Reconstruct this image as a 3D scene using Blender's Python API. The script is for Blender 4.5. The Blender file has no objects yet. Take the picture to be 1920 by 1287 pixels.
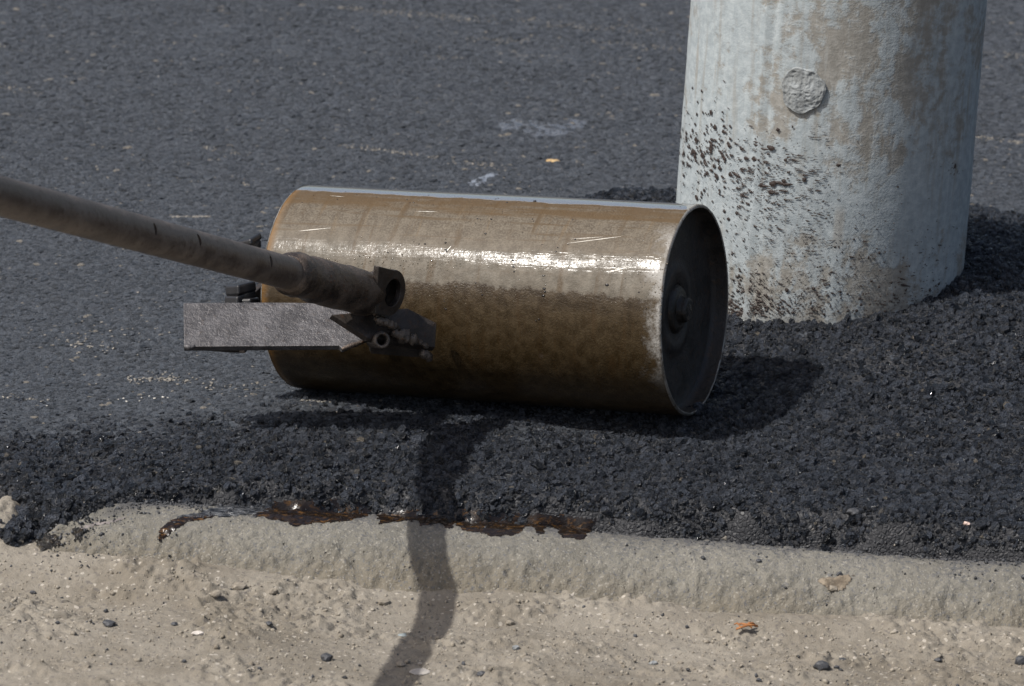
import bpy, bmesh, math, random
import numpy as np
from mathutils import Vector, Matrix

random.seed(7)
rng = np.random.default_rng(11)
S = bpy.context.scene
COL = S.collection

# ------------------------------------------------------------------ camera
PITCH, ROLL, CAM_H, CAM_Y = 18.0, 1.5, 1.765, -5.37056
IMG_W, IMG_H, FPX = 1920.0, 1287.0, 6944.7
_p, _r = math.radians(PITCH), math.radians(ROLL)
CP = np.array([0.0, CAM_Y, CAM_H])
FW = np.array([0, math.cos(_p), -math.sin(_p)])
_R = np.array([1.0, 0, 0]); _U = np.array([0, math.sin(_p), math.cos(_p)])
RT = math.cos(_r) * _R + math.sin(_r) * _U
UP = -math.sin(_r) * _R + math.cos(_r) * _U
cam = bpy.data.cameras.new('camera')
co = bpy.data.objects.new('camera', cam); COL.objects.link(co)
cam.sensor_width = 23.5; cam.lens = 85.0; cam.clip_start = 0.1; cam.clip_end = 500
co.matrix_world = Matrix(((RT[0], UP[0], -FW[0], CP[0]), (RT[1], UP[1], -FW[1], CP[1]),
                          (RT[2], UP[2], -FW[2], CP[2]), (0, 0, 0, 1)))
cam.dof.use_dof = True; cam.dof.focus_distance = 5.12; cam.dof.aperture_fstop = 7.0
S.camera = co

# ------------------------------------------------------------------ light
SUN = np.array([-0.66, -0.33, 1.0]); SUN /= np.linalg.norm(SUN)
w = bpy.data.worlds.new("World"); S.world = w; w.use_nodes = True
nt = w.node_tree
sky = nt.nodes.new('ShaderNodeTexSky'); sky.sky_type = 'NISHITA'; sky.sun_disc = False
sky.sun_elevation = math.asin(SUN[2]); sky.sun_rotation = math.atan2(SUN[0], SUN[1])
sky.air_density = 1.0; sky.dust_density = 4.5; sky.ozone_density = 1.0
bg = nt.nodes['Background']; bg.inputs['Strength'].default_value = 0.105
nt.links.new(sky.outputs[0], bg.inputs['Color'])
sl = bpy.data.lights.new('sun', 'SUN'); sl.energy = 4.4; sl.angle = math.radians(0.53); sl.color = (1.0, 0.965, 0.92)
so = bpy.data.objects.new('sun', sl); COL.objects.link(so)
so.rotation_euler = Vector(SUN).to_track_quat('Z', 'Y').to_euler(); so.location = (-4, -2, 5)
S.view_settings.view_transform = 'Standard'; S.view_settings.look = 'None'
S.view_settings.gamma = 1.0; S.view_settings.use_curve_mapping = False
S.view_settings.exposure = 0.2

# ------------------------------------------------------------------ helpers
def ray(px, py):
    return FW + ((px - IMG_W / 2) * RT - (py - IMG_H / 2) * UP) / FPX
def at_depth(px, py, d):
    return CP + ray(px, py) * d
def at_z(px, py, z=0.0):
    d = ray(px, py); return CP + d * ((z - CP[2]) / d[2])

_T = [np.random.default_rng(100 + i).random((257, 257)) for i in range(12)]
def vn(x, y, sc, seed=0):
    """value noise, -1..1, feature size sc"""
    t = _T[seed % 12]
    x = np.asarray(x, float) / sc + 37.3 * (seed + 1); y = np.asarray(y, float) / sc + 91.7 * (seed + 1)
    xi = np.floor(x).astype(np.int64); yi = np.floor(y).astype(np.int64)
    fx = x - xi; fy = y - yi
    fx = fx * fx * fx * (fx * (fx * 6 - 15) + 10); fy = fy * fy * fy * (fy * (fy * 6 - 15) + 10)
    a = t[xi % 256, yi % 256]; b = t[(xi + 1) % 256, yi % 256]
    c = t[xi % 256, (yi + 1) % 256]; d = t[(xi + 1) % 256, (yi + 1) % 256]
    return 2 * ((a * (1 - fx) + b * fx) * (1 - fy) + (c * (1 - fx) + d * fx) * fy) - 1
def fbm(x, y, sc, oct=4, seed=0, gain=0.5):
    v, a = 0.0, 1.0
    for i in range(oct):
        v = v + a * vn(x, y, sc / 2 ** i, seed + i); a *= gain
    return v
def smooth(a, b, x):
    t = np.clip((np.asarray(x, float) - a) / (b - a), 0, 1); return t * t * (3 - 2 * t)

def tag(o, label=None, cat=None, group=None, kind=None):
    if label: o['label'] = label
    if cat: o['category'] = cat
    if group: o['group'] = group
    if kind: o['kind'] = kind
    return o
def link(name, me, mat=None, parent=None, smooth_shade=True):
    me.name = name
    o = bpy.data.objects.new(name, me); COL.objects.link(o)
    if mat: me.materials.append(mat)
    if smooth_shade and len(me.polygons):
        me.polygons.foreach_set('use_smooth', np.ones(len(me.polygons), bool))
    if parent: o.parent = parent
    return o
def empty(name, loc=(0, 0, 0)):
    o = bpy.data.objects.new(name, None); COL.objects.link(o); o.location = loc
    o.empty_display_size = 0.1
    return o
def mesh_np(name, v, f):
    """fast mesh from arrays; f is (n,3) or (n,4)"""
    v = np.ascontiguousarray(v, np.float32); f = np.ascontiguousarray(f, np.int32)
    me = bpy.data.meshes.new(name); k = f.shape[1]
    me.vertices.add(len(v)); me.vertices.foreach_set('co', v.ravel())
    me.loops.add(f.size); me.loops.foreach_set('vertex_index', f.ravel())
    me.polygons.add(len(f)); me.polygons.foreach_set('loop_start', np.arange(0, f.size, k, dtype=np.int32))
    me.update(calc_edges=True); me.validate()
    return me
def axis_coords(lo, hi, step, far, growth=1.35):
    c = list(np.arange(lo, hi + step / 2, step)); s = step
    while c[-1] < far: s *= growth; c.append(c[-1] + s)
    s = step
    while c[0] > -far: s *= growth; c.insert(0, c[0] - s)
    return np.array(c)
def grid_mesh(name, xs, ys, zf, keep=None):
    X, Y = np.meshgrid(xs, ys); Z = zf(X, Y)
    n, m = X.shape
    idx = np.arange(n * m).reshape(n, m)
    f = np.stack([idx[:-1, :-1], idx[:-1, 1:], idx[1:, 1:], idx[1:, :-1]], -1).reshape(-1, 4)
    v = np.stack([X, Y, Z], -1).reshape(-1, 3)
    if keep is not None:
        k = keep(X, Y).ravel(); f = f[k[f].all(1)]
        used = np.unique(f); rm = -np.ones(len(v), int); rm[used] = np.arange(len(used)); v = v[used]; f = rm[f]
    return mesh_np(name, v, f)

# ------------------------------------------------------------------ material helpers
class M:
    def __init__(s, name):
        s.m = bpy.data.materials.new(name); s.m.use_nodes = True
        s.t = s.m.node_tree; s.b = s.t.nodes['Principled BSDF']
        s.tc = s.t.nodes.new('ShaderNodeTexCoord'); s.obj = s.tc.outputs['Object']
    def n(s, typ, **kw):
        nd = s.t.nodes.new(typ)
        for k, v in kw.items(): setattr(nd, k, v)
        return nd
    def put(s, sock, v):
        if isinstance(v, bpy.types.NodeSocket): s.t.links.new(v, sock)
        elif v is not None:
            if hasattr(sock.default_value, '__len__') and not hasattr(v, '__len__'): v = [v] * len(sock.default_value)
            if hasattr(v, '__len__') and len(v) == 3 and len(sock.default_value) == 4: v = (*v, 1)
            sock.default_value = v
    def math(s, op, a, b=None, c=None, clamp=False):
        nd = s.n('ShaderNodeMath', operation=op); nd.use_clamp = clamp
        for i, v in enumerate((a, b, c)):
            if v is not None: s.put(nd.inputs[i], v)
        return nd.outputs[0]
    def noise(s, scale, detail=4, rough=0.55, vec=None, dist=0.0):
        nd = s.n('ShaderNodeTexNoise'); s.put(nd.inputs['Vector'], vec or s.obj)
        nd.inputs['Scale'].default_value = scale; nd.inputs['Detail'].default_value = detail
        nd.inputs['Roughness'].default_value = rough; nd.inputs['Distortion'].default_value = dist
        return nd.outputs['Fac']
    def vor(s, scale, vec=None, feature='F1', out='Distance', rnd=1.0):
        nd = s.n('ShaderNodeTexVoronoi', feature=feature); s.put(nd.inputs['Vector'], vec or s.obj)
        nd.inputs['Scale'].default_value = scale; nd.inputs['Randomness'].default_value = rnd
        return nd.outputs[out]
    def map(s, loc=(0, 0, 0), rot=(0, 0, 0), sc=(1, 1, 1), vec=None):
        nd = s.n('ShaderNodeMapping'); s.put(nd.inputs['Vector'], vec or s.obj)
        nd.inputs['Location'].default_value = loc; nd.inputs['Rotation'].default_value = rot; nd.inputs['Scale'].default_value = sc
        return nd.outputs[0]
    def ramp(s, fac, a, b, lo=0.0, hi=1.0):
        nd = s.n('ShaderNodeMapRange', interpolation_type='SMOOTHSTEP'); s.put(nd.inputs[0], fac)
        for i, v in zip((1, 2, 3, 4), (a, b, lo, hi)): s.put(nd.inputs[i], v)
        return nd.outputs[0]
    def mix(s, fac, a, b, blend='MIX'):
        nd = s.n('ShaderNodeMix', data_type='RGBA', blend_type=blend)
        s.put(nd.inputs[0], fac); s.put(nd.inputs[6], a); s.put(nd.inputs[7], b)
        return nd.outputs[2]
    def fmix(s, fac, a, b):
        nd = s.n('ShaderNodeMix', data_type='FLOAT')
        s.put(nd.inputs[0], fac); s.put(nd.inputs[2], a); s.put(nd.inputs[3], b)
        return nd.outputs[0]
    def sep(s, vec=None):
        nd = s.n('ShaderNodeSeparateXYZ'); s.put(nd.inputs[0], vec or s.obj); return nd.outputs
    def comb(s, x, y, z):
        nd = s.n('ShaderNodeCombineXYZ'); [s.put(nd.inputs[i], v) for i, v in enumerate((x, y, z))]; return nd.outputs[0]
    def bump(s, h, strength=0.5, dist=0.003, prev=None):
        nd = s.n('ShaderNodeBump'); s.put(nd.inputs['Height'], h); s.put(nd.inputs['Strength'], strength)
        s.put(nd.inputs['Distance'], dist)
        if prev: s.put(nd.inputs['Normal'], prev)
        return nd.outputs[0]
    def set(s, **kw):
        names = dict(color='Base Color', rough='Roughness', metal='Metallic', normal='Normal', spec='Specular IOR Level', coat='Coat Weight', coatrough='Coat Roughness', ior='IOR', trans='Transmission Weight', alpha='Alpha')
        for k, v in kw.items(): s.put(s.b.inputs[names[k]], v)
        return s.m
    def island(s):
        return s.n('ShaderNodeNewGeometry').outputs['Random Per Island']

# ------------------------------------------------------------------ surfaces: heights
POLE = np.array([0.475, 0.168]); POLE_R = 0.2270
DC = np.array([-0.02524, -0.26291, 0.1731])                       # drum centre
PSI, TAU, DL, DR = math.radians(20.918), math.radians(4.4187), 0.6087, 0.15
DU = np.array([math.cos(TAU) * math.cos(PSI), -math.cos(TAU) * math.sin(PSI), math.sin(TAU)])
DE1 = np.cross([0, 0, 1], DU); DE1 /= np.linalg.norm(DE1); DE2 = np.cross(DU, DE1)
CA, CB = DC - DU * DL / 2 - DE2 * DR, DC + DU * DL / 2 - DE2 * DR   # contact line

KA = math.radians(7.0); KO = np.array([0.0, -0.888])
KD = np.array([math.cos(KA), -math.sin(KA)]); KN = np.array([math.sin(KA), math.cos(KA)])
def to_kerb(x, y):
    dx, dy = x - KO[0], y - KO[1]; return dx * KD[0] + dy * KD[1], dx * KN[0] + dy * KN[1]
def from_kerb(s, n):
    return KO[0] + s * KD[0] + n * KN[0], KO[1] + s * KD[1] + n * KN[1]

_edge = [(-400, 880), (0, 912), (60, 938), (110, 955), (160, 952), (215, 942), (300, 928), (420, 922), (520, 918), (640, 920), (740, 930), (800, 930), (900, 934), (1000, 937),
         (1130, 947), (1200, 956), (1300, 966), (1400, 973), (1500, 984), (1600, 995), (1700, 1004), (1800, 1014), (1920, 1026), (2300, 1070)]
_ew = np.array([at_z(a, b, 0.032)[:2] for a, b in _edge])
def edge_y(x):
    return np.interp(x, _ew[:, 0], _ew[:, 1])

def road_h(x, y):
    x = np.asarray(x, float); y = np.asarray(y, float)
    d = np.hypot(x - POLE[0], (y - POLE[1]) * np.where(y > POLE[1], 0.92, 1.0)) + 0.05 * vn(x, y, 0.22, 3)
    top = 0.086 + 0.13 * np.clip(x - POLE[0], -0.12, 0.3)
    z = top * (1 - smooth(0.16, 0.80, d))
    e = y - edge_y(x)
    z = z + 0.034 * (1 - smooth(0.04, 0.62, e)) * smooth(-6, -0.6, -np.abs(x))
    z = z + 0.030 * np.exp(-((x - 0.22) ** 2 + (y - 0.72) ** 2) / 0.13 ** 2)
    z = z + 0.012 * smooth(0.05, 0.45, x) * (1 - smooth(-0.5, -0.2, y))
    loose = np.clip((1 - smooth(-0.66, -0.36, y)) + (1 - smooth(0.55, 0.75, d)), 0, 1)
    z = z + loose * (0.005 * fbm(x, y, 0.12, 3, 1) + 0.003 * vn(x, y, 0.03, 4)) + (1 - loose) * 0.0022 * fbm(x, y, 0.3, 3, 5)
    # compacted bed under the drum
    u = CB[:2] - CA[:2]; L = np.linalg.norm(u); u = u / L
    t = ((x - CA[0]) * u[0] + (y - CA[1]) * u[1]) / L
    dd = np.abs((x - CA[0]) * -u[1] + (y - CA[1]) * u[0]); ends = np.maximum(np.maximum(-t, t - 1), 0) * L
    wgt = np.exp(-((dd / 0.055) ** 2 + (ends / 0.05) ** 2))
    z = z * (1 - wgt) + wgt * (CA[2] + np.clip(t, -0.1, 1.1) * (CB[2] - CA[2]) - 0.0)
    # edge thins out and dives into the kerb
    e2 = e + 0.010 * fbm(x, y, 0.07, 3, 7)
    z = z - 0.12 * (1 - smooth(-0.034, 0.034, e2))
    return z
def loose_mask(x, y):
    d = np.hypot(x - POLE[0], (y - POLE[1]) * np.where(y > POLE[1], 0.92, 1.0)) + 0.06 * vn(x, y, 0.2, 3)
    a = 1 - smooth(-0.66, -0.16, y - 0.10 * smooth(0.0, 0.3, x) - 0.10 * smooth(-0.50, -0.25, x) + 0.07 * fbm(x, y, 0.12, 3, 8) + 0.03 * smooth(-0.3, -0.75, x))
    a = np.maximum(a, smooth(0.15, 0.5, np.exp(-((x - 0.21) ** 2 + (y - 0.74) ** 2) / 0.15 ** 2)))
    return np.clip(np.maximum(a, 1 - smooth(0.60, 0.74, d)), 0, 1)

STONES = [(-2.15, -0.700), (-0.668, 0.86), (0.875, 2.3)]
K_N0, K_N1 = -0.045, 0.20
def stone_h(s, n, s0, s1, seed):
    cs, hs = (s0 + s1) / 2, (s1 - s0) / 2; cn, hn = (K_N0 + K_N1) / 2, (K_N1 - K_N0) / 2
    rad = 0.045
    wob = 0.009 * fbm(s, n, 0.3, 4, seed)
    qx = np.abs(s - cs) - hs + rad; qy = np.abs(n - cn) - hn + rad
    sd = -(np.hypot(np.maximum(qx, 0), np.maximum(qy, 0)) + np.minimum(np.maximum(qx, qy), 0) - rad) + wob
    prof = np.interp(sd, [-0.03, 0.0, 0.02, 0.045, 0.07, 0.10, 0.14, 0.2], [-0.11, -0.066, -0.040, -0.012, 0.007, 0.019, 0.026, 0.029])
    face = 1 - smooth(0.05, 0.10, sd)
    prof = prof + face * 0.0026 * (1 - 2.2 * np.abs(fbm(s, n * 2.2, 0.05, 5, seed + 1, 0.6))) + 0.0026 * (0.22 + face) * fbm(s, n * 1.8, 0.014, 4, seed + 4, 0.85) + 0.0012 * fbm(s, n, 0.06, 3, seed) + 0.0009 * vn(s, n, 0.006, seed + 5) + 0.0006 * vn(s, n, 0.012, seed + 6)
    return prof
def kerb_h(x, y):
    s, n = to_kerb(np.asarray(x, float), np.asarray(y, float)); z = np.full(np.shape(s), -9.0)
    for i, (a, b) in enumerate(STONES):
        z = np.maximum(z, np.where((s > a - 0.02) & (s < b + 0.02) & (n > -0.07) & (n < K_N1), stone_h(s, n, a, b, 2 + i), -9))
    return z
def dirt_h(x, y):
    x = np.asarray(x, float); y = np.asarray(y, float)
    s, n = to_kerb(x, y)
    z = -0.036 + 0.019 * smooth(0.10, 0.30, -n) + 0.008 * (1 - smooth(0.02, 0.10, -n - 0.02)) + 0.010 * smooth(-0.1, -0.6, s) * (1 - smooth(0.0, 0.14, -n))
    z = z + 0.006 * fbm(x, y * 1.8, 0.2, 3, 2)
    cl = smooth(0.05, 0.55, fbm(x, y * 1.9, 0.11, 3, 6) + 0.35 * (1 - smooth(0.05, 0.24, -n)) - 0.05)     # crumbly patches
    z = z + cl * (0.0065 * np.abs(fbm(x, y * 1.5, 0.024, 4, 4)) + 0.0026 * vn(x, y * 1.3, 0.0085, 1) + 0.003 * np.maximum(vn(x, y * 1.5, 0.03, 9), 0)) + 0.0009 * fbm(x, y, 0.0075, 2, 3)
    for (jx, wd) in ((-0.684, 0.030),):
        z = z + 0.034 * np.exp(-(((s - jx) / wd) ** 2)) * smooth(-0.05, 0.06, n)
    return z
def surf(x, y):
    return np.maximum(np.maximum(kerb_h(x, y), dirt_h(x, y) if np.ndim(x) == 0 else dirt_h(x, y)), np.where(np.asarray(y) > edge_y(x) - 0.05, road_h(x, y), -9))
def on_surf(px, py):
    z = 0.0
    for _ in range(14):
        P = at_z(px, py, z); z = 0.5 * z + 0.5 * float(surf(P[0], P[1]))
    P = at_z(px, py, z); return np.array([P[0], P[1], float(surf(P[0], P[1]))])

# ------------------------------------------------------------------ materials
def mat_road():
    m = M('rolled_asphalt')
    big = m.noise(1.3, 3, 0.6); mid = m.noise(9, 4, 0.6)
    nz = m.n('ShaderNodeTexNoise'); nz.inputs['Scale'].default_value = 170; m.put(nz.inputs['Vector'], m.obj)
    sc = m.n('ShaderNodeVectorMath', operation='SCALE'); m.put(sc.inputs[0], nz.outputs['Color']); sc.inputs['Scale'].default_value = 0.005
    wv = m.n('ShaderNodeVectorMath', operation='ADD'); m.put(wv.inputs[0], m.obj); m.put(wv.inputs[1], sc.outputs[0]); vec = wv.outputs[0]
    cs = m.sep(m.vor(165, vec, out='Color')); cf = m.sep(m.vor(320, vec, out='Color'))
    gap = m.vor(165, vec, feature='DISTANCE_TO_EDGE')
    tone = m.math('ADD', m.math('MULTIPLY', cs[0], 0.6), m.math('MULTIPLY', mid, 0.4))
    c = m.mix(tone, (0.023, 0.028, 0.035), (0.062, 0.071, 0.084))
    c = m.mix(m.ramp(big, 0.35, 0.7, 0, 0.45), c, (0.058, 0.065, 0.075))
    c = m.mix(m.math('MULTIPLY', m.ramp(cf[0], 0.55, 0.95), 0.5), c, (0.038, 0.039, 0.043))
    pit = m.math('MULTIPLY', m.ramp(cs[1], 0.86, 0.92), m.ramp(gap, 0.02, 0.12))
    c = m.mix(m.math('MULTIPLY', pit, 0.75), c, (0.018, 0.018, 0.02))
    fr = m.n('ShaderNodeAttribute'); fr.attribute_name = 'fresh'
    c = m.mix(m.ramp(m.math('ADD', fr.outputs['Fac'], m.math('MULTIPLY', m.math('ADD', mid, -0.5), 0.5)), 0.2, 0.7), c, (0.022, 0.023, 0.026))   # fresh mix not yet rolled
    pale = m.math('MULTIPLY', m.ramp(cs[1], 0.03, 0.015), m.ramp(mid, 0.5, 0.72))
    c = m.mix(pale, c, (0.26, 0.23, 0.18))
    h = m.math('ADD', m.math('MULTIPLY', m.ramp(gap, 0.0, 0.28), 0.55), m.math('MULTIPLY', cs[2], 0.8))
    h = m.math('ADD', h, m.math('MULTIPLY', cf[1], 0.35)); h = m.math('SUBTRACT', h, m.math('MULTIPLY', pit, 1.1))
    nb = m.bump(h, 0.8, 0.0026)
    return m.set(color=c, rough=m.ramp(cs[2], 0, 1, 0.50, 0.8), normal=nb, spec=0.45)
def mat_grain(name='loose_asphalt_mix', inst=False, a=(0.010, 0.0125, 0.017), b=(0.088, 0.100, 0.124), rough=(0.10, 0.45), bump=0.8, pale=0.993):
    m = M(name)
    r = m.n('ShaderNodeObjectInfo').outputs['Random'] if inst else m.island()
    n = m.noise(1.6 if inst else 600, 3, 0.65)
    c = m.mix(r, a, b)
    c = m.mix(m.ramp(r, pale, pale + 0.004), c, (0.20, 0.18, 0.15))
    return m.set(color=c, rough=m.ramp(m.math('FRACT', m.math('MULTIPLY', r, 17.3)), 0, 1, *rough), normal=m.bump(n, bump, 0.35 if inst else 0.0012), spec=0.55)
def mat_dirt():
    m = M('dusty_dirt')
    a = m.noise(4.0, 5, 0.6); b = m.noise(26, 5, 0.65); f = m.noise(420, 3, 0.7); sp = m.vor(260, out='Color'); ss = m.sep(sp)
    c = m.mix(m.ramp(a, 0.35, 0.68), (0.152, 0.135, 0.108), (0.238, 0.218, 0.183))
    c = m.mix(m.ramp(b, 0.42, 0.72, 0, 0.55), c, (0.262, 0.242, 0.205))
    c = m.mix(m.ramp(f, 0.3, 0.75, 0, 0.45), c, (0.165, 0.138, 0.105))
    c = m.mix(m.math('MULTIPLY', m.ramp(ss[0], 0.93, 0.98), 0.7), c, (0.11, 0.10, 0.092))
    c = m.mix(m.math('MULTIPLY', m.ramp(ss[1], 0.965, 0.99), 0.5), c, (0.50, 0.46, 0.40))
    h = m.math('ADD', f, m.math('MULTIPLY', m.noise(130, 4, 0.6), 1.4))
    return m.set(color=c, rough=0.95, normal=m.bump(h, 0.7, 0.0022), spec=0.2)
def mat_kerb():
    m = M('weathered_kerb_stone')
    a = m.noise(7, 6, 0.65); b = m.noise(75, 5, 0.7); f = m.noise(420, 3, 0.7); ss = m.sep(m.vor(420, out='Color')); s2 = m.sep(m.vor(230, out='Color'))
    x, y, z = m.sep()[0:3]
    n = m.math('ADD', m.math('MULTIPLY', x, float(KN[0])), m.math('MULTIPLY', y, float(KN[1])))
    c = m.mix(m.ramp(a, 0.3, 0.7), (0.132, 0.125, 0.106), (0.196, 0.186, 0.158))
    c = m.mix(m.ramp(b, 0.42, 0.75, 0, 0.5), c, (0.24, 0.225, 0.19))
    c = m.mix(m.ramp(f, 0.45, 0.75, 0, 0.6), c, (0.165, 0.158, 0.147))
    nn = m.math('ADD', n, m.math('MULTIPLY', m.math('ADD', a, -0.5), 0.07))
    c = m.mix(m.ramp(nn, 0.025, -0.01, 0, 0.45), c, (0.172, 0.158, 0.13))
    c = m.mix(m.ramp(nn, 0.030, -0.030, 0, 0.92), c, (0.165, 0.146, 0.113))
    c = m.mix(m.math('MULTIPLY', m.ramp(ss[0], 0.84, 0.96), 0.6), c, (0.11, 0.115, 0.125))
    c = m.mix(m.math('MULTIPLY', m.ramp(ss[1], 0.90, 0.97), 0.45), c, (0.34, 0.32, 0.28))
    ns = m.math('ADD', n, m.math('MULTIPLY', m.math('ADD', m.noise(14, 5, 0.65), -0.5), 0.13))
    soot = m.math('MULTIPLY', m.ramp(ns, 0.050, 0.120), m.ramp(b, 0.36, 0.6, 0.25, 1.0))
    c = m.mix(m.math('MULTIPLY', soot, 0.8), c, (0.07, 0.07, 0.076))
    td = m.n('ShaderNodeAttribute'); td.attribute_name = 'tar_dust'
    dn = m.math('ADD', td.outputs['Fac'], m.math('MULTIPLY', m.math('ADD', m.noise(30, 6, 0.7), -0.5), 0.9))
    c = m.mix(m.math('MULTIPLY', m.ramp(dn, 0.25, 0.85), m.ramp(f, 0.3, 0.6, 0.45, 0.95)), c, (0.055, 0.056, 0.061))
    soot2 = m.math('MULTIPLY', m.ramp(ns, 0.015, 0.10), m.ramp(s2[2], 0.66, 0.82))
    c = m.mix(m.math('MULTIPLY', soot2, 0.7), c, (0.075, 0.078, 0.085))
    h = m.math('ADD', f, m.math('MULTIPLY', m.noise(120, 5, 0.65), 1.6))
    pits = m.math('MULTIPLY', m.ramp(m.vor(95), 0.22, 0.06), m.ramp(m.noise(20, 3, 0.6), 0.5, 0.62))
    h = m.math('SUBTRACT', h, m.math('MULTIPLY', pits, 1.6))
    return m.set(color=m.mix(m.math('MULTIPLY', pits, 0.5), c, (0.07, 0.064, 0.055)), rough=0.9, normal=m.bump(h, 0.85, 0.003), spec=0.25)
def mat_pole():
    m = M('painted_concrete')
    x, y, z = m.sep()[0:3]
    ang = m.math('ARCTAN2', x, m.math('MULTIPLY', y, -1.0))
    v = m.comb(m.math('MULTIPLY', ang, 0.2195), z, 0.0)
    vs = m.map(sc=(1, 0.28, 1), vec=v)
    a = m.noise(11, 6, 0.62, v, 0.3); st = m.noise(26, 5, 0.6, vs, 0.4); b = m.noise(5, 4, 0.55, v); f = m.noise(260, 3, 0.65, v); g = m.noise(70, 5, 0.6, v)
    # bare concrete in several tones
    conc = m.mix(m.ramp(g, 0.35, 0.7), (0.205, 0.198, 0.178), (0.285, 0.278, 0.255))
    conc = m.mix(m.ramp(st, 0.48, 0.68, 0, 0.55), conc, (0.225, 0.208, 0.18))
    paint = m.mix(m.ramp(g, 0.35, 0.7), (0.262, 0.306, 0.328), (0.345, 0.392, 0.413))
    # where the paint survives: broad band above the base, streaks above
    hz = m.math('ADD', z, m.math('MULTIPLY', m.math('ADD', b, -0.5), 0.2))
    band = m.math('MULTIPLY', m.ramp(hz, 0.15, 0.24), m.ramp(hz, 0.36, 0.28))
    leftside = m.math('MULTIPLY', m.ramp(ang, -0.35, -0.75), m.ramp(hz, 0.12, 0.2))
    rightside = m.math('MULTIPLY', m.ramp(ang, 0.35, 0.8), m.ramp(hz, 0.05, 0.2))
    thr = m.math('ADD', m.math('MULTIPLY', a, 0.62), m.math('ADD', m.math('MULTIPLY', st, 0.42), m.math('MULTIPLY', m.math('ADD', g, m.math('MULTIPLY', f, 0.5)), 0.26)))
    bias = m.math('ADD', m.math('MULTIPLY', band, 0.11), m.math('ADD', m.math('MULTIPLY', leftside, 0.10), m.math('MULTIPLY', rightside, 0.035)))
    pm = m.ramp(m.math('ADD', m.math('ADD', thr, bias), m.math('MULTIPLY', m.math('ADD', m.noise(34, 6, 0.7, v, 0.4), -0.5), 0.22)), 0.66, 0.77)
    c = m.mix(m.math('MULTIPLY', pm, 0.8), conc, paint)
    vst = m.noise(60, 5, 0.65, m.map(sc=(1, 0.07, 1), vec=v), 0.2)
    c = m.mix(m.math('MULTIPLY', m.ramp(vst, 0.50, 0.70), 0.45), c, (0.20, 0.185, 0.155))
    c = m.mix(m.math('MULTIPLY', m.ramp(vst, 0.46, 0.30), 0.35), c, (0.40, 0.43, 0.435))
    # rusty runs and dirt
    run = m.math('MULTIPLY', m.ramp(m.noise(38, 4, 0.6, m.map(sc=(1, 0.10, 1), vec=v)), 0.60, 0.72), m.ramp(z, 0.12, 0.5))
    c = m.mix(m.math('MULTIPLY', run, 0.5), c, (0.20, 0.165, 0.12))
    c = m.mix(m.ramp(f, 0.55, 0.8, 0, 0.35), c, (0.15, 0.14, 0.125))
    base = m.ramp(m.math('ADD', z, m.math('MULTIPLY', m.math('ADD', m.noise(18, 5, 0.65, v), -0.5), 0.16)), 0.13, 0.045)
    c = m.mix(m.math('MULTIPLY', base, 0.45), c, (0.20, 0.175, 0.145))
    specks = m.math('MULTIPLY', m.ramp(m.noise(180, 4, 0.7, v), 0.52, 0.62), m.ramp(m.math('ADD', z, m.math('MULTIPLY', m.math('ADD', a, -0.5), 0.14)), 0.16, 0.03))
    c = m.mix(m.math('MULTIPLY', specks, 0.8), c, (0.03, 0.028, 0.026))
    # dark vertical stain below the plug
    px = m.math('ABSOLUTE', m.math('SUBTRACT', m.math('MULTIPLY', ang, 0.2195), 0.006))
    stain = m.math('MULTIPLY', m.ramp(px, 0.011, 0.004), m.math('MULTIPLY', m.ramp(z, 0.19, 0.21), m.ramp(z, 0.275, 0.25)))
    c = m.mix(m.math('MULTIPLY', stain, 0.5), c, (0.22, 0.20, 0.17))
    h = m.math('ADD', m.math('MULTIPLY', g, 1.2), m.math('ADD', f, m.math('MULTIPLY', pm, 0.5)))
    pits = m.ramp(m.vor(75, v), 0.12, 0.03)
    pits = m.math('MULTIPLY', pits, m.ramp(m.noise(16, 2, 0.5, v), 0.55, 0.65))
    h = m.math('SUBTRACT', h, m.math('MULTIPLY', pits, 1.5))
    return m.set(color=c, rough=0.82, normal=m.bump(h, 0.32, 0.002), spec=0.3)
def mat_plug():
    m = M('mortar_plug'); g = m.noise(60, 5, 0.65)
    c = m.mix(m.ramp(g, 0.35, 0.7), (0.18, 0.19, 0.19), (0.27, 0.29, 0.295))
    return m.set(color=c, rough=0.85, normal=m.bump(m.noise(140, 4, 0.6), 0.6, 0.002), spec=0.3)
def mat_tar(name='tar', col=(0.012, 0.009, 0.007), rough=0.35):
    m = M(name); return m.set(color=m.mix(m.noise(90, 3), col, tuple(c * 2.4 for c in col)), rough=rough, spec=0.5)
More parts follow.
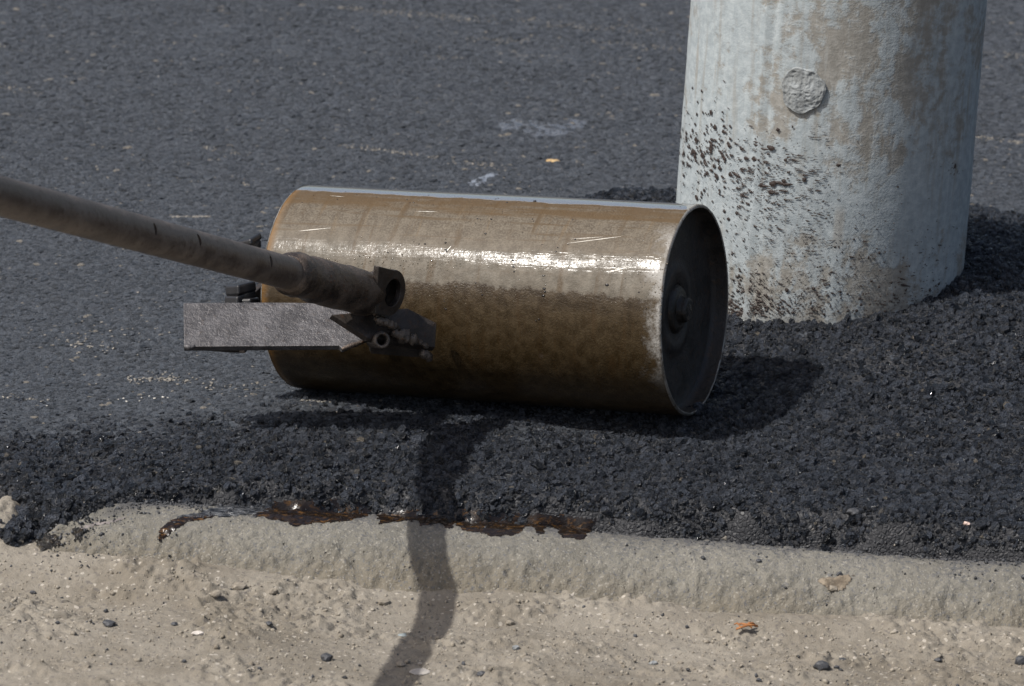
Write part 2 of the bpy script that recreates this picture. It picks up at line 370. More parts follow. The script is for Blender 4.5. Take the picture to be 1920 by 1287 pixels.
def mat_drum():
    m = M('oily_steel')
    x, y, z = m.sep()[0:3]
    a = m.math('MULTIPLY', m.math('ARCTAN2', z, m.math('MULTIPLY', y, -1.0)), 180 / math.pi)     # 0 front, 90 top
    s = m.math('MULTIPLY', a, math.pi / 180 * DR)
    v = m.comb(x, s, 0.0)
    hs = m.map(sc=(0.12, 1, 1), vec=v); vs = m.map(sc=(1, 0.10, 1), vec=v)
    n1 = m.noise(14, 5, 0.6, v); n2 = m.noise(60, 5, 0.65, v); fine = m.noise(330, 2, 0.75, v); hz = m.noise(60, 4, 0.6, hs); vz = m.noise(90, 4, 0.6, vs)
    tan = m.mix(m.ramp(n2, 0.35, 0.68), (0.068, 0.053, 0.036), (0.112, 0.092, 0.066))
    tan = m.mix(m.ramp(fine, 0.46, 0.62, 0, 0.55), tan, (0.158, 0.138, 0.108))
    tan = m.mix(m.ramp(vz, 0.56, 0.75, 0, 0.45), tan, (0.13, 0.085, 0.04))
    tan = m.mix(m.ramp(fine, 0.47, 0.34, 0, 0.65), tan, (0.052, 0.037, 0.02))
    grey = m.mix(m.ramp(n2, 0.35, 0.7), (0.080, 0.070, 0.053), (0.138, 0.123, 0.098))
    mid = m.math('MULTIPLY', m.ramp(a, 50, 36), m.ramp(n1, 0.35, 0.65, 0.45, 1))
    dry = m.mix(mid, tan, grey)
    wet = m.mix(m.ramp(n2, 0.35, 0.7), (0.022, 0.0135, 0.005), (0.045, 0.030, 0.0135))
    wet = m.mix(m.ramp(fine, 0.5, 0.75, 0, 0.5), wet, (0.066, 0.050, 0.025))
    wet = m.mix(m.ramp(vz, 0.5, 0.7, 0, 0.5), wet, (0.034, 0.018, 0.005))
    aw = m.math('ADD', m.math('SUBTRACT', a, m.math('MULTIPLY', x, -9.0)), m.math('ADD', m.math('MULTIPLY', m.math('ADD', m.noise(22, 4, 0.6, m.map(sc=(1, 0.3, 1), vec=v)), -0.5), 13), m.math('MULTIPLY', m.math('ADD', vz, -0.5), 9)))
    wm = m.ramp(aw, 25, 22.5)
    drips = m.math('MULTIPLY', m.ramp(m.noise(55, 4, 0.6, m.map(sc=(1, 0.06, 1), vec=v)), 0.52, 0.66), m.ramp(n1, 0.40, 0.58))
    dry = m.mix(m.math('MULTIPLY', drips, 0.75), dry, (0.06, 0.036, 0.014))
    lines = m.math('MULTIPLY', m.ramp(m.noise(95, 5, 0.7, m.map(sc=(0.04, 1, 1), vec=v)), 0.54, 0.66), m.ramp(a, 28, 60, 0.15, 0.8))
    dry = m.mix(lines, dry, (0.072, 0.047, 0.022))
    dots = m.math('MULTIPLY', m.ramp(m.vor(60, v), 0.10, 0.05), m.ramp(m.noise(12, 2, 0.5, v), 0.52, 0.6))
    dry = m.mix(m.math('MULTIPLY', dots, 0.85), dry, (0.02, 0.014, 0.012))
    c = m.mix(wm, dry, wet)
    ab = m.math('ADD', a, m.math('MULTIPLY', m.math('ADD', hz, -0.5), 16))
    band = m.math('MULTIPLY', m.ramp(ab, 66, 72), m.ramp(hz, 0.36, 0.55, 0.35, 1))
    c = m.mix(m.math('MULTIPLY', band, 0.8), c, (0.075, 0.044, 0.015))
    # scuffed right-hand edge
    xe = m.math('SUBTRACT', DL / 2, x)
    scuff = m.math('MULTIPLY', m.ramp(m.math('ADD', xe, m.math('ADD', m.math('MULTIPLY', m.math('ADD', n1, -0.5), 0.09), m.math('MULTIPLY', m.math('ADD', n2, -0.5), 0.06))), 0.026, 0.0), m.math('MULTIPLY', m.ramp(a, 72, 50), m.ramp(a, -40, -5)))
    c = m.mix(m.math('MULTIPLY', scuff, m.ramp(fine, 0.3, 0.6, 0.5, 0.95)), c, (0.30, 0.29, 0.27))
    rim = m.ramp(m.math('ADD', x, m.math('MULTIPLY', n1, 0.012)), -DL / 2 + 0.022, -DL / 2 + 0.006)
    c = m.mix(m.math('MULTIPLY', rim, 0.7), c, (0.17, 0.085, 0.02))
    blot = m.ramp(m.vor(26, v), 0.16, 0.10); blot = m.math('MULTIPLY', blot, m.ramp(m.noise(9, 2, 0.5, v), 0.55, 0.62))
    c = m.mix(m.math('MULTIPLY', blot, 0.55), c, (0.07, 0.055, 0.045))
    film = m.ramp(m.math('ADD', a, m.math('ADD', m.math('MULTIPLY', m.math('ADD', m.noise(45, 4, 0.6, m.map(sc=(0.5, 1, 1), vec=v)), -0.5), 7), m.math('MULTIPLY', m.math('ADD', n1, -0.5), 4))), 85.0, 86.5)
    c = m.mix(m.math('MULTIPLY', film, 0.85), c, (0.50, 0.49, 0.47))  # wet film, its base painted pale so the mirrored sky strip reads whiter
    rough = m.fmix(wm, m.ramp(fine, 0.3, 0.7, 0.52, 0.8), m.ramp(n2, 0.3, 0.7, 0.30, 0.46))
    rough = m.fmix(film, rough, 0.05)
    nb = m.bump(fine, m.fmix(film, 0.5, 0.0), 0.0013)
    nb = m.bump(n2, m.fmix(film, 0.16, 0.02), 0.003, nb)
    m.put(m.b.inputs['Coat Normal'], m.bump(m.math('ADD', m.math('MULTIPLY', m.noise(150, 3, 0.6, v), 0.55), m.math('MULTIPLY', m.noise(70, 5, 0.7, m.map(sc=(0.08, 1, 1), vec=v)), 1.6)), m.fmix(film, 0.20, 0.010), 0.0016))
    return m.set(color=c, rough=rough, metal=m.fmix(film, 0.03, 0.7), normal=nb, spec=m.fmix(film, 0.32, 0.8), coat=m.math('MAXIMUM', film, m.math('MULTIPLY', m.ramp(m.math('ADD', m.math('MULTIPLY', hz, 0.5), m.math('MULTIPLY', n2, 0.5)), 0.40, 0.60, 0.15, 1.0), m.ramp(fine, 0.38, 0.62, 0.07, 0.20))), coatrough=m.fmix(film, 0.13, 0.02))
def mat_steel(name, a, b, rust=(0.10, 0.045, 0.018), rustlo=0.56, rough=(0.42, 0.65), metal=0.4, bump=0.5, sc=1.0):
    m = M(name); n1 = m.noise(28 * sc, 5, 0.62); n2 = m.noise(120 * sc, 4, 0.6); f = m.noise(500 * sc, 2, 0.6)
    c = m.mix(m.ramp(n1, 0.35, 0.68), a, b); c = m.mix(m.ramp(n2, rustlo, rustlo + 0.14, 0, 0.8), c, rust)
    c = m.mix(m.ramp(f, 0.5, 0.8, 0, 0.3), c, tuple(min(1, q * 1.8) for q in b))
    h = m.math('ADD', n2, m.math('MULTIPLY', f, 0.5))
    return m.set(color=c, rough=m.ramp(n1, 0.3, 0.7, *rough), metal=metal, normal=m.bump(h, bump, 0.002))
def mat_oil():
    m = M('spilt_oil'); v = m.map(rot=(0, 0, 0.1), sc=(0.55, 1.25, 1)); n = m.noise(150, 4, 0.65, v, 0.4); b = m.noise(45, 3, 0.6, v)
    c = m.mix(m.ramp(n, 0.50, 0.72), (0.008, 0.005, 0.0035), (0.10, 0.048, 0.010))
    c = m.mix(m.ramp(b, 0.5, 0.62, 0, 0.75), c, (0.012, 0.008, 0.006))
    return m.set(color=c, rough=0.22, normal=m.bump(m.noise(210, 3, 0.6), 0.35, 0.0022), spec=0.4)
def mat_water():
    m = M('sky_sheen_water'); n = m.noise(160, 4, 0.6)
    return m.set(color=m.mix(m.ramp(n, 0.35, 0.65), (0.055, 0.058, 0.065), (0.105, 0.109, 0.118)), rough=m.ramp(n, 0.3, 0.7, 0.15, 0.4), normal=m.bump(n, 0.18, 0.002), spec=0.6)  # pale grey base paints in the sky sheen on the wet film
def mat_plain(name, a, b, rough=0.7, sc=80, bump=0.4):
    m = M(name); n = m.noise(sc, 4, 0.6)
    return m.set(color=m.mix(m.ramp(n, 0.35, 0.68), a, b), rough=rough, normal=m.bump(m.noise(sc * 3, 3), bump, 0.0015))

def mat_ripple():
    m = M('wet_tar'); n = m.noise(110, 4, 0.6, m.map(rot=(0, 0, -0.35), sc=(0.5, 1.6, 1)), 0.6)
    return m.set(color=m.mix(m.ramp(n, 0.4, 0.62), (0.012, 0.013, 0.015), (0.085, 0.088, 0.092)), rough=0.2, normal=m.bump(n, 0.8, 0.004), spec=0.5)
ROAD, GRAIN, DIRT, KERB, POLEM = mat_road(), mat_grain('tar_crumb', False, (0.014, 0.015, 0.017), (0.048, 0.051, 0.057), (0.3, 0.7)), mat_dirt(), mat_kerb(), mat_pole()
TAR = mat_tar('bitumen'); SPLAT = mat_tar('dried_bitumen', (0.016, 0.0105, 0.0085), 0.6)

# ------------------------------------------------------------------ setting
xs = axis_coords(-1.15, 1.15, 0.006, 120); ys = axis_coords(-1.02, 1.3, 0.0055, 160)
ys = ys[ys > -2.5]
def kerb_side(X, Y):
    s, n = to_kerb(X, Y); return n > 0.0
o = link('road', grid_mesh('road', xs, ys, road_h, kerb_side), ROAD); tag(o, kind='structure')
_c = np.empty(len(o.data.vertices) * 3, np.float32); o.data.vertices.foreach_get('co', _c); _c = _c.reshape(-1, 3)
_a = o.data.attributes.new('fresh', 'FLOAT', 'POINT'); _a.data.foreach_set('value', loose_mask(_c[:, 0].astype(float), _c[:, 1].astype(float)).astype(np.float32))
xs = axis_coords(-0.78, 0.78, 0.0026, 120); ys = axis_coords(-1.33, -0.70, 0.0026, 160)
def dirt_side(X, Y):
    s, n = to_kerb(X, Y); return n < 0.26
def dirt_hh(X, Y):
    s, n = to_kerb(X, Y); return dirt_h(X, Y) - 0.10 * smooth(0.12, 0.2, n)
o = link('dirt_ground', grid_mesh('dirt_ground', xs, ys, dirt_hh, dirt_side), DIRT); tag(o, kind='structure')

kerb = empty('kerb', (float(KO[0]), float(KO[1]), -0.05)); tag(kerb, kind='structure')
for i, (a, b) in enumerate(STONES):
    fine = 0.003 if i == 1 else 0.006
    ss = np.arange(a - 0.015, b + 0.0151, fine); nn = np.arange(-0.066, K_N1 + 0.001, 0.003)
    SS, NN = np.meshgrid(ss, nn); X, Y = from_kerb(SS, NN); Z = stone_h(SS, NN, a, b, 2 + i)
    n_, m_ = SS.shape; idx = np.arange(n_ * m_).reshape(n_, m_)
    f = np.stack([idx[:-1, :-1], idx[:-1, 1:], idx[1:, 1:], idx[1:, :-1]], -1).reshape(-1, 4)
    me = mesh_np('kerb_stone', np.stack([X - KO[0], Y - KO[1], Z + 0.05], -1).reshape(-1, 3), f)
    _d = me.attributes.new('tar_dust', 'FLOAT', 'POINT'); _e = (edge_y(X) - Y).ravel()
    _d.data.foreach_set('value', ((1 - smooth(-0.005, 0.045, _e)) * smooth(-0.62, -0.45, X.ravel())).astype(np.float32))
    ko = link('kerb_stone', me, KERB, kerb)

# ------------------------------------------------------------------ grains
_phi = (1 + 5 ** 0.5) / 2
ICO_V = np.array([(-1, _phi, 0), (1, _phi, 0), (-1, -_phi, 0), (1, -_phi, 0), (0, -1, _phi), (0, 1, _phi), (0, -1, -_phi), (0, 1, -_phi),
                  (_phi, 0, -1), (_phi, 0, 1), (-_phi, 0, -1), (-_phi, 0, 1)]) / math.sqrt(1 + _phi ** 2)
ICO_F = np.array([(0, 11, 5), (0, 5, 1), (0, 1, 7), (0, 7, 10), (0, 10, 11), (1, 5, 9), (5, 11, 4), (11, 10, 2), (10, 7, 6), (7, 1, 8),
                  (3, 9, 4), (3, 4, 2), (3, 2, 6), (3, 6, 8), (3, 8, 9), (4, 9, 5), (2, 4, 11), (6, 2, 10), (8, 6, 7), (9, 8, 1)])
def rand_rot(n, tilt=1.0):
    q = rng.normal(size=(n, 4)); q[:, 1:3] *= tilt; q /= np.linalg.norm(q, axis=1)[:, None]
    w_, x_, y_, z_ = q.T
    return np.stack([np.stack([1 - 2 * (y_ * y_ + z_ * z_), 2 * (x_ * y_ - z_ * w_), 2 * (x_ * z_ + y_ * w_)], -1),
                     np.stack([2 * (x_ * y_ + z_ * w_), 1 - 2 * (x_ * x_ + z_ * z_), 2 * (y_ * z_ - x_ * w_)], -1),
                     np.stack([2 * (x_ * z_ - y_ * w_), 2 * (y_ * z_ + x_ * w_), 1 - 2 * (x_ * x_ + y_ * y_)], -1)], -2)
def grains(name, P, r, flat=0.75, mat=None, jitter=0.28, tilt=1.0, kind='stuff', parent=None):
    n = len(P)
    v = np.repeat(ICO_V[None], n, 0) * (1 + jitter * rng.normal(size=(n, 12, 1)).clip(-1.6, 1.6))
    st = np.stack([rng.uniform(0.8, 1.25, n), rng.uniform(0.75, 1.1, n), rng.uniform(flat * 0.75, flat * 1.2, n)], -1)
    v = v * st[:, None, :]
    v = np.einsum('nij,nkj->nki', rand_rot(n, tilt), v) * r[:, None, None] + P[:, None, :]
    f = (ICO_F[None] + 12 * np.arange(n)[:, None, None]).reshape(-1, 3)
    o = link(name, mesh_np(name, v.reshape(-1, 3), f), mat, parent, smooth_shade=False)
    if kind: o['kind'] = kind
    return o

GRAIN_I = mat_grain('loose_mix_pieces', True)
ROLLED_I = mat_grain('rolled_mix_pieces', True, (0.018, 0.0225, 0.029), (0.078, 0.089, 0.106), (0.42, 0.8), 0.6, 0.990)
def grains_gn(name, P, r, mat, flat=0.8, tilt=1.0, variants=10, rough=0.9):
    n = len(P); me = bpy.data.meshes.new(name); me.vertices.add(n); me.vertices.foreach_set('co', np.ascontiguousarray(P, np.float32).ravel())
    sc_ = np.stack([r * rng.uniform(0.8, 1.3, n), r * rng.uniform(0.7, 1.1, n), r * rng.uniform(flat * 0.7, flat * 1.2, n)], -1)
    ro = np.stack([rng.normal(0, tilt, n), rng.normal(0, tilt, n), rng.uniform(0, 6.283, n)], -1)
    for nm, arr in (('size', sc_), ('turn', ro)):
        at = me.attributes.new(nm, 'FLOAT_VECTOR', 'POINT'); at.data.foreach_set('vector', np.ascontiguousarray(arr, np.float32).ravel())
    at = me.attributes.new('pick', 'INT', 'POINT'); at.data.foreach_set('value', rng.integers(0, variants, n).astype(np.int32))
    o = bpy.data.objects.new(name, me); COL.objects.link(o); o['kind'] = 'stuff'
    g = bpy.data.node_groups.new(name, 'GeometryNodeTree')
    g.interface.new_socket('Geometry', in_out='INPUT', socket_type='NodeSocketGeometry'); g.interface.new_socket('Geometry', in_out='OUTPUT', socket_type='NodeSocketGeometry')
    N_ = g.nodes.new; L_ = g.links.new
    gi, go = N_('NodeGroupInput'), N_('NodeGroupOutput')
    gti = N_('GeometryNodeGeometryToInstance'); parts = []
    for k in range(variants):
        ic = N_('GeometryNodeMeshIcoSphere'); ic.inputs['Radius'].default_value = 1.0; ic.inputs['Subdivisions'].default_value = 2
        vo = N_('ShaderNodeTexVoronoi'); vo.voronoi_dimensions = '4D'; vo.inputs['W'].default_value = 3.7 * k + len(name); vo.inputs['Scale'].default_value = 1.15
        no = N_('ShaderNodeTexNoise'); no.noise_dimensions = '4D'; no.inputs['W'].default_value = 1.9 * k; no.inputs['Scale'].default_value = 2.2
        ma = N_('ShaderNodeMath'); ma.operation = 'MULTIPLY_ADD'; L_(vo.outputs['Distance'], ma.inputs[0]); ma.inputs[1].default_value = -rough; ma.inputs[2].default_value = 0.36
        mb = N_('ShaderNodeMath'); mb.operation = 'MULTIPLY_ADD'; L_(no.outputs['Fac'], mb.inputs[0]); mb.inputs[1].default_value = rough * 1.1; L_(ma.outputs[0], mb.inputs[2])
        pos = N_('GeometryNodeInputPosition'); vs = N_('ShaderNodeVectorMath'); vs.operation = 'SCALE'; L_(pos.outputs[0], vs.inputs[0]); L_(mb.outputs[0], vs.inputs['Scale'])
        sp = N_('GeometryNodeSetPosition'); L_(ic.outputs['Mesh'], sp.inputs['Geometry']); L_(vs.outputs[0], sp.inputs['Offset'])
        sm = N_('GeometryNodeSetMaterial'); sm.inputs['Material'].default_value = mat; L_(sp.outputs[0], sm.inputs[0]); parts.append(sm)
    for sm in reversed(parts): L_(sm.outputs[0], gti.inputs[0])
    ip = N_('GeometryNodeInstanceOnPoints'); L_(gi.outputs[0], ip.inputs['Points']); L_(gti.outputs[0], ip.inputs['Instance']); ip.inputs['Pick Instance'].default_value = True
    def attr(nm, ty):
        a = N_('GeometryNodeInputNamedAttribute'); a.data_type = ty; a.inputs['Name'].default_value = nm; return next(q for q in a.outputs if q.enabled and q.name == 'Attribute')
    L_(attr('pick', 'INT'), ip.inputs['Instance Index']); L_(attr('size', 'FLOAT_VECTOR'), ip.inputs['Scale'])
    e2r = N_('FunctionNodeEulerToRotation'); L_(attr('turn', 'FLOAT_VECTOR'), e2r.inputs[0]); L_(e2r.outputs[0], ip.inputs['Rotation'])
    L_(ip.outputs[0], go.inputs[0])
    md = o.modifiers.new('scatter', 'NODES'); md.node_group = g
    return o

def in_pole(x, y, pad=0.0):
    return np.hypot(x - POLE[0], y - POLE[1]) < POLE_R - 0.006 + pad
N = 560000
gx = rng.uniform(-0.80, 0.98, N); gy = rng.uniform(-0.96, 1.05, N)
ex = edge_y(gx) + 0.012 * vn(gx, gy, 0.05, 2)
mk = loose_mask(gx, gy)
clump = 0.55 + 0.45 * smooth(-0.5, 0.3, fbm(gx, gy, 0.035, 2, 4))
near = np.abs(gx) < 0.67 + 0.142 * (gy + 1.0)                     # what the picture can see, plus a thinner margin
keep = (rng.random(N) < mk * clump) & (gy > ex + 0.010) & ~in_pole(gx, gy) & (near | (rng.random(N) < 0.5))
gx, gy = gx[keep], gy[keep]; n = len(gx)
lm = loose_mask(gx, gy)
r = np.exp(rng.normal(math.log(0.00145), 0.52, n)).clip(0.0007, 0.0060) * (0.62 + 0.38 * lm)
z = road_h(gx, gy) + r * rng.uniform(-0.5, 1.0, n) + 0.0024 * lm * fbm(gx, gy, 0.018, 2, 9) - 0.0036 * (1 - lm)
grains_gn('loose_asphalt', np.stack([gx, gy, z], -1), r, GRAIN_I, 0.8)
# stones pressed flat into the rolled surface
N = 480000
gx = rng.uniform(-1.28, 1.28, N); gy = rng.uniform(-0.50, 2.75, N)
near = np.abs(gx) < 0.68 + 0.142 * (gy + 1.0)
keep = (rng.random(N) < 1.15 - 1.1 * loose_mask(gx, gy)) & (rng.random(N) < 1 - 0.40 * smooth(0.4, 1.6, gy)) & near & ~in_pole(gx, gy)
gx, gy = gx[keep], gy[keep]; n = len(gx)
r = np.exp(rng.normal(math.log(0.0024), 0.38, n)).clip(0.0011, 0.0055) * (1 + 0.3 * smooth(0.4, 1.6, gy))
grains_gn('rolled_asphalt_stones', np.stack([gx, gy, road_h(gx, gy) - r * rng.uniform(0.0, 0.35, n)], -1), r, ROLLED_I, 0.42, 0.16, 8, 0.75)
# spill of mix down into the joint between two kerb stones
pts = []
for a, b, wd, k in (((118, 940), (25, 1000), 13, 800), ((60, 985), (28, 1016), 9, 160), ((40, 905), (120, 940), 16, 300), ((48, 965), (90, 955), 10, 120), ((28, 1008), (2, 1003), 8, 60)):
    for _ in range(k):
        t = random.random(); px = a[0] + t * (b[0] - a[0]) + random.gauss(0, wd); py = a[1] + t * (b[1] - a[1]) + random.gauss(0, wd * 0.5)
        P = on_surf(px, py); pts.append(P)
pts = np.array(pts); r = np.exp(rng.normal(math.log(0.0026), 0.4, len(pts))).clip(0.0012, 0.006)
pts[:, 2] += r * rng.uniform(0.0, 1.6, len(pts)); 
grains_gn('asphalt_spill', pts, r, GRAIN_I, 0.85)
# crumbs thrown over the kerb top
k = 3200; cx = rng.uniform(-0.62, 0.70, k); cy = edge_y(cx) + 0.006 - np.abs(rng.normal(0, 0.022, k)) * rng.choice([0.6, 1, 2.2], k)
_ok = (rng.random(k) < 0.12) | (cx < -0.33) | (cx > 0.12); cx, cy = cx[_ok], cy[_ok]; k = len(cx); r = np.exp(rng.normal(math.log(0.0011), 0.5, k)).clip(0.0005, 0.004)
cz = np.array([float(surf(a, b)) for a, b in zip(cx, cy)])
grains('asphalt_crumbs', np.stack([cx, cy, cz + r * 0.4], -1), r, 0.8, GRAIN)

# pale stones and dust lines showing in the rolled surface
PALE = mat_plain('pale_stone_chips', (0.12, 0.112, 0.098), (0.24, 0.222, 0.195), 0.85, 200)
pts, rs = [], []
for (a, b, wd, k) in [((640, 14), (880, 36), 6, 190), ((880, 38), (1290, 62), 9, 190), ((880, 74), (1010, 78), 5, 60), ((930, 96), (1060, 112), 5, 46),
                      ((1100, 80), (1290, 92), 7, 60), ((820, 108), (870, 112), 3, 24), ((640, 272), (820, 297), 4, 130), ((840, 300), (960, 318), 7, 60), ((0, 164), (75, 176), 6, 46), ((390, 280), (470, 292), 5, 34),
                      ((320, 408), (400, 407), 1.6, 90), ((1830, 258), (1920, 268), 4, 90), ((1850, 100), (1920, 108), 5, 40), ((120, 640), (200, 660), 12, 40),
                      ((240, 712), (350, 716), 5, 60), ((95, 650), (280, 620), 22, 40), ((300, 705), (480, 750), 16, 60), ((560, 765), (620, 770), 2, 36), ((0, 762), (90, 765), 4, 18)]:
    for _ in range(k):
        t = random.random(); px = a[0] + t * (b[0] - a[0]) + random.gauss(0, wd); py = a[1] + t * (b[1] - a[1]) + random.gauss(0, wd * 0.5)
        P = at_z(px, py, 0.0); P[2] = float(road_h(P[0], P[1])); pts.append(P); rs.append(random.uniform(0.0011, 0.0033))
for _ in range(260):
    px, py = random.uniform(0, 1290), random.uniform(0, 760); P = at_z(px, py, 0.0); P[2] = float(road_h(P[0], P[1])); pts.append(P); rs.append(random.uniform(0.0010, 0.0030))
pts = np.array(pts); rs = np.array(rs); ok = loose_mask(pts[:, 0], pts[:, 1]) < 0.6
grains('pale_stone_chips', pts[ok] + np.array([0, 0, 0.0012]), rs[ok], 0.32, PALE, 0.2, 0.05)
WHITE = mat_plain('white_stone_chips', (0.34, 0.32, 0.285), (0.52, 0.50, 0.46), 0.7, 200)
pts, rs = [], []
for (px, py, q) in [(203, 751, 4), (232, 749, 5), (238, 755, 6), (266, 748, 5), (262, 754, 5), (280, 745, 5), (290, 749, 6), (306, 747, 7), (315, 748, 5), (222, 751, 3), (352, 715, 5), (328, 715, 4), (246, 715, 4), (88, 763, 4), (400, 917, 5), (395, 921, 4), (9, 90, 6), (87, 73, 4), (297, 145, 5), (527, 130, 5), (580, 78, 5), (490, 260, 4), (655, 209, 5), (850, 191, 4), (983, 151, 4), (1150, 141, 4)]:
    P = on_surf(px, py); pts.append(P); rs.append(q * 0.00042)
grains('white_stone_chips', np.array(pts) + np.array([0, 0, 0.0016]), np.array(rs), 0.4, WHITE, 0.2, 0.05)

# grit on the dirt
k = 7000; cx = rng.uniform(-0.72, 0.72, k); s_ = rng.random(k); cy = KO[1] - 0.12 * cx - 0.045 - 0.34 * s_
r = np.exp(rng.normal(math.log(0.0009), 0.55, k)).clip(0.0004, 0.0045); cz = dirt_h(cx, cy)
GRIT = mat_plain('sandy_grit', (0.16, 0.138, 0.106), (0.29, 0.262, 0.215), 0.95, 120)
grains('grit', np.stack([cx, cy, cz + r * 0.15], -1), r, 0.7, GRIT)
k = 420; cx = rng.uniform(-0.70, 0.72, k); cy = KO[1] - 0.12 * cx - 0.045 - 0.34 * rng.random(k)
r = np.exp(rng.normal(math.log(0.0010), 0.5, k)).clip(0.0005, 0.0030); cz = dirt_h(cx, cy)
grains('tar_crumbs', np.stack([cx, cy, cz + r * 0.3], -1), r, 0.75, GRAIN)

# ------------------------------------------------------------------ pole
_t = at_depth(1572, 0, 1.0) - CP; _k = (POLE[1] - CP[1]) / _t[1]; PT = CP + _t * _k      # axis point seen at the top of the picture
_t = at_depth(1534, 480, 1.0) - CP; _k = (POLE[1] - CP[1]) / _t[1]; PB = CP + _t * _k
PD = (PT - PB); PD /= np.linalg.norm(PD)
P0 = PB - PD * (PB[2] / PD[2]); P0 = P0 - PD * 0.0
pz = PD; pxv = np.cross([0, 1, 0], pz); pxv /= np.linalg.norm(pxv); pyv = np.cross(pz, pxv)
PM = Matrix(((pxv[0], pyv[0], pz[0], P0[0]), (pxv[1], pyv[1], pz[1], P0[1]), (pxv[2], pyv[2], pz[2], P0[2]), (0, 0, 0, 1)))
pole = empty('concrete_pole'); pole.matrix_world = PM
tag(pole, 'thick round concrete pole with flaking pale blue paint and tar splashes', 'pole')
def pole_r(z): return POLE_R - 0.0055 * (z - 0.1)
na, hz_ = 192, np.concatenate([np.arange(-0.12, 0.75, 0.012), np.linspace(0.76, 4.2, 60)])
A = np.linspace(0, 2 * math.pi, na, endpoint=False); AA, ZZ = np.meshgrid(A, hz_)
dA = (AA + math.radians(32.0) + 0.012 * (ZZ < 0.25) * 0 + math.pi) % (2 * math.pi) - math.pi   # formwork seam, 32 degrees to the left of the front
RR = pole_r(ZZ) + 0.0011 * fbm(AA * 0.22, ZZ, 0.14, 3, 3) + 0.0032 * np.exp(-(dA / 0.016) ** 2) - 0.0030 * np.exp(-((dA - 0.035) / 0.016) ** 2)
V = np.stack([RR * np.sin(AA), -RR * np.cos(AA), ZZ], -1).reshape(-1, 3)
I = np.arange(len(hz_) * na).reshape(len(hz_), na); J = np.roll(I, -1, 1)
F4 = np.stack([I[:-1], J[:-1], J[1:], I[1:]], -1).reshape(-1, 4)
V = np.concatenate([V, [[0, 0, 4.21]]])
top = [(int(I[-1, i]), int(J[-1, i]), len(V) - 1) for i in range(na)]
me = bpy.data.meshes.new('shaft'); me.from_pydata(V.tolist(), [], F4.tolist() + top); me.update()
link('shaft', me, POLEM, pole)
PMI = np.array(PM.inverted())
def pole_hit(px, py):
    """angle and height on the pole for a picture point"""
    d = ray(px, py); o_ = PMI[:3, :3] @ CP + PMI[:3, 3]; d = PMI[:3, :3] @ d
    a = d[0] ** 2 + d[1] ** 2; b = o_[0] * d[0] + o_[1] * d[1]; c = o_[0] ** 2 + o_[1] ** 2 - POLE_R ** 2
    q = b * b - a * c
    if q < 0: return None
    t = (-b - math.sqrt(q)) / a; H = o_ + d * t
    return math.atan2(H[0], -H[1]), H[2]
def pole_pt(a, z, off):
    rr = pole_r(z) + off; return (rr * math.sin(a), -rr * math.cos(a), z)
# round mortar plug
pa, pzz = pole_hit(1505, 170)
bm = bmesh.new(); rings = 34; seg = 110; prev = None
cv = bm.verts.new(pole_pt(pa, pzz, 0.004))
rp = 0.0335
for i in range(1, rings + 1):
    q = i / rings; cur = []
    for j in range(seg):
        t = 2 * math.pi * j / seg; wob = 1 + 0.05 * math.sin(3 * t + 1) + 0.03 * math.sin(7 * t)
        rr = rp * q * wob; ox, oz = rr * math.cos(t), rr * math.sin(t) * 1.03
        lump = 0.0012 * float(fbm(ox, oz, 0.02, 2, 5)) - 0.0015 * abs(float(fbm(ox, oz, 0.0085, 3, 2, 0.65))) * (0.5 + 0.6 * q) + 0.0012
        off = 0.0036 + 0.0012 * math.cos(3 * q) + lump
        if i == rings: off = -0.003
        elif i == rings - 1: off = off * 0.8 + 0.001
        cur.append(bm.verts.new(pole_pt(pa + ox / POLE_R, pzz + oz, off)))
    for j in range(seg):
        if prev is None: bm.faces.new((cv, cur[j], cur[(j + 1) % seg]))
        else: bm.faces.new((prev[j], cur[j], cur[(j + 1) % seg], prev[(j + 1) % seg]))
    prev = cur
bmesh.ops.recalc_face_normals(bm, faces=bm.faces)
me = bpy.data.meshes.new('plug'); bm.to_mesh(me); bm.free(); link('mortar_plug', me, mat_plug(), pole)
# bitumen splashes: thin drops stuck to the paint
V, F = [], []
def drop(a, z, ln, wd, tilt):
    n = 9; b = len(V); V.append(pole_pt(a, z, 0.0022)); ca, sa = math.cos(tilt), math.sin(tilt); e = [random.uniform(0.7, 1.3) for _ in range(n)]
    for i in range(n):
        t = 2 * math.pi * i / n; u, v = ln * math.cos(t) * e[i], wd * math.sin(t) * e[i]
        if u > 0 and ln > 1.8 * wd: v *= 0.55
        V.append(pole_pt(a + (u * ca - v * sa) / POLE_R, z + u * sa + v * ca, 0.0013))
    for i in range(n): F.append((b, b + 1 + i, b + 1 + (i + 1) % n))
def scatter(k, pxf, size, stretch, tilt=-0.06):
    for _ in range(k):
        px, py = pxf(); h = pole_hit(px, py)
        if h is None or h[1] < 0.02: continue
        q = random.lognormvariate(0, 0.55) * size
        q = min(q, size * 3.0); st = max(1.0, random.gauss(stretch, 0.35 * stretch))
        drop(h[0], h[1], q * math.sqrt(st) * (1.15 if st > 1.5 else 1), q / math.sqrt(st), tilt + random.gauss(0, 0.12))
G = random.gauss
scatter(210, lambda: (random.uniform(1279, 1370), G(285, 40)), 0.0014, 1.0)
scatter(170, lambda: (random.uniform(1276, 1372), G(320, 75)), 0.0009, 1.0)
scatter(70, lambda: (G(1310, 25), G(270, 18)), 0.0016, 1.1)
scatter(230, lambda: (1372 + abs(G(0, 75)), G(330, 42)), 0.0013, 2.0, 0.0)
scatter(60, lambda: (random.uniform(1378, 1480), G(330, 30)), 0.0017, 2.0, 0.0)
scatter(200, lambda: (1380 + abs(G(0, 80)), G(390, 55)), 0.0010, 3.0, -0.02)
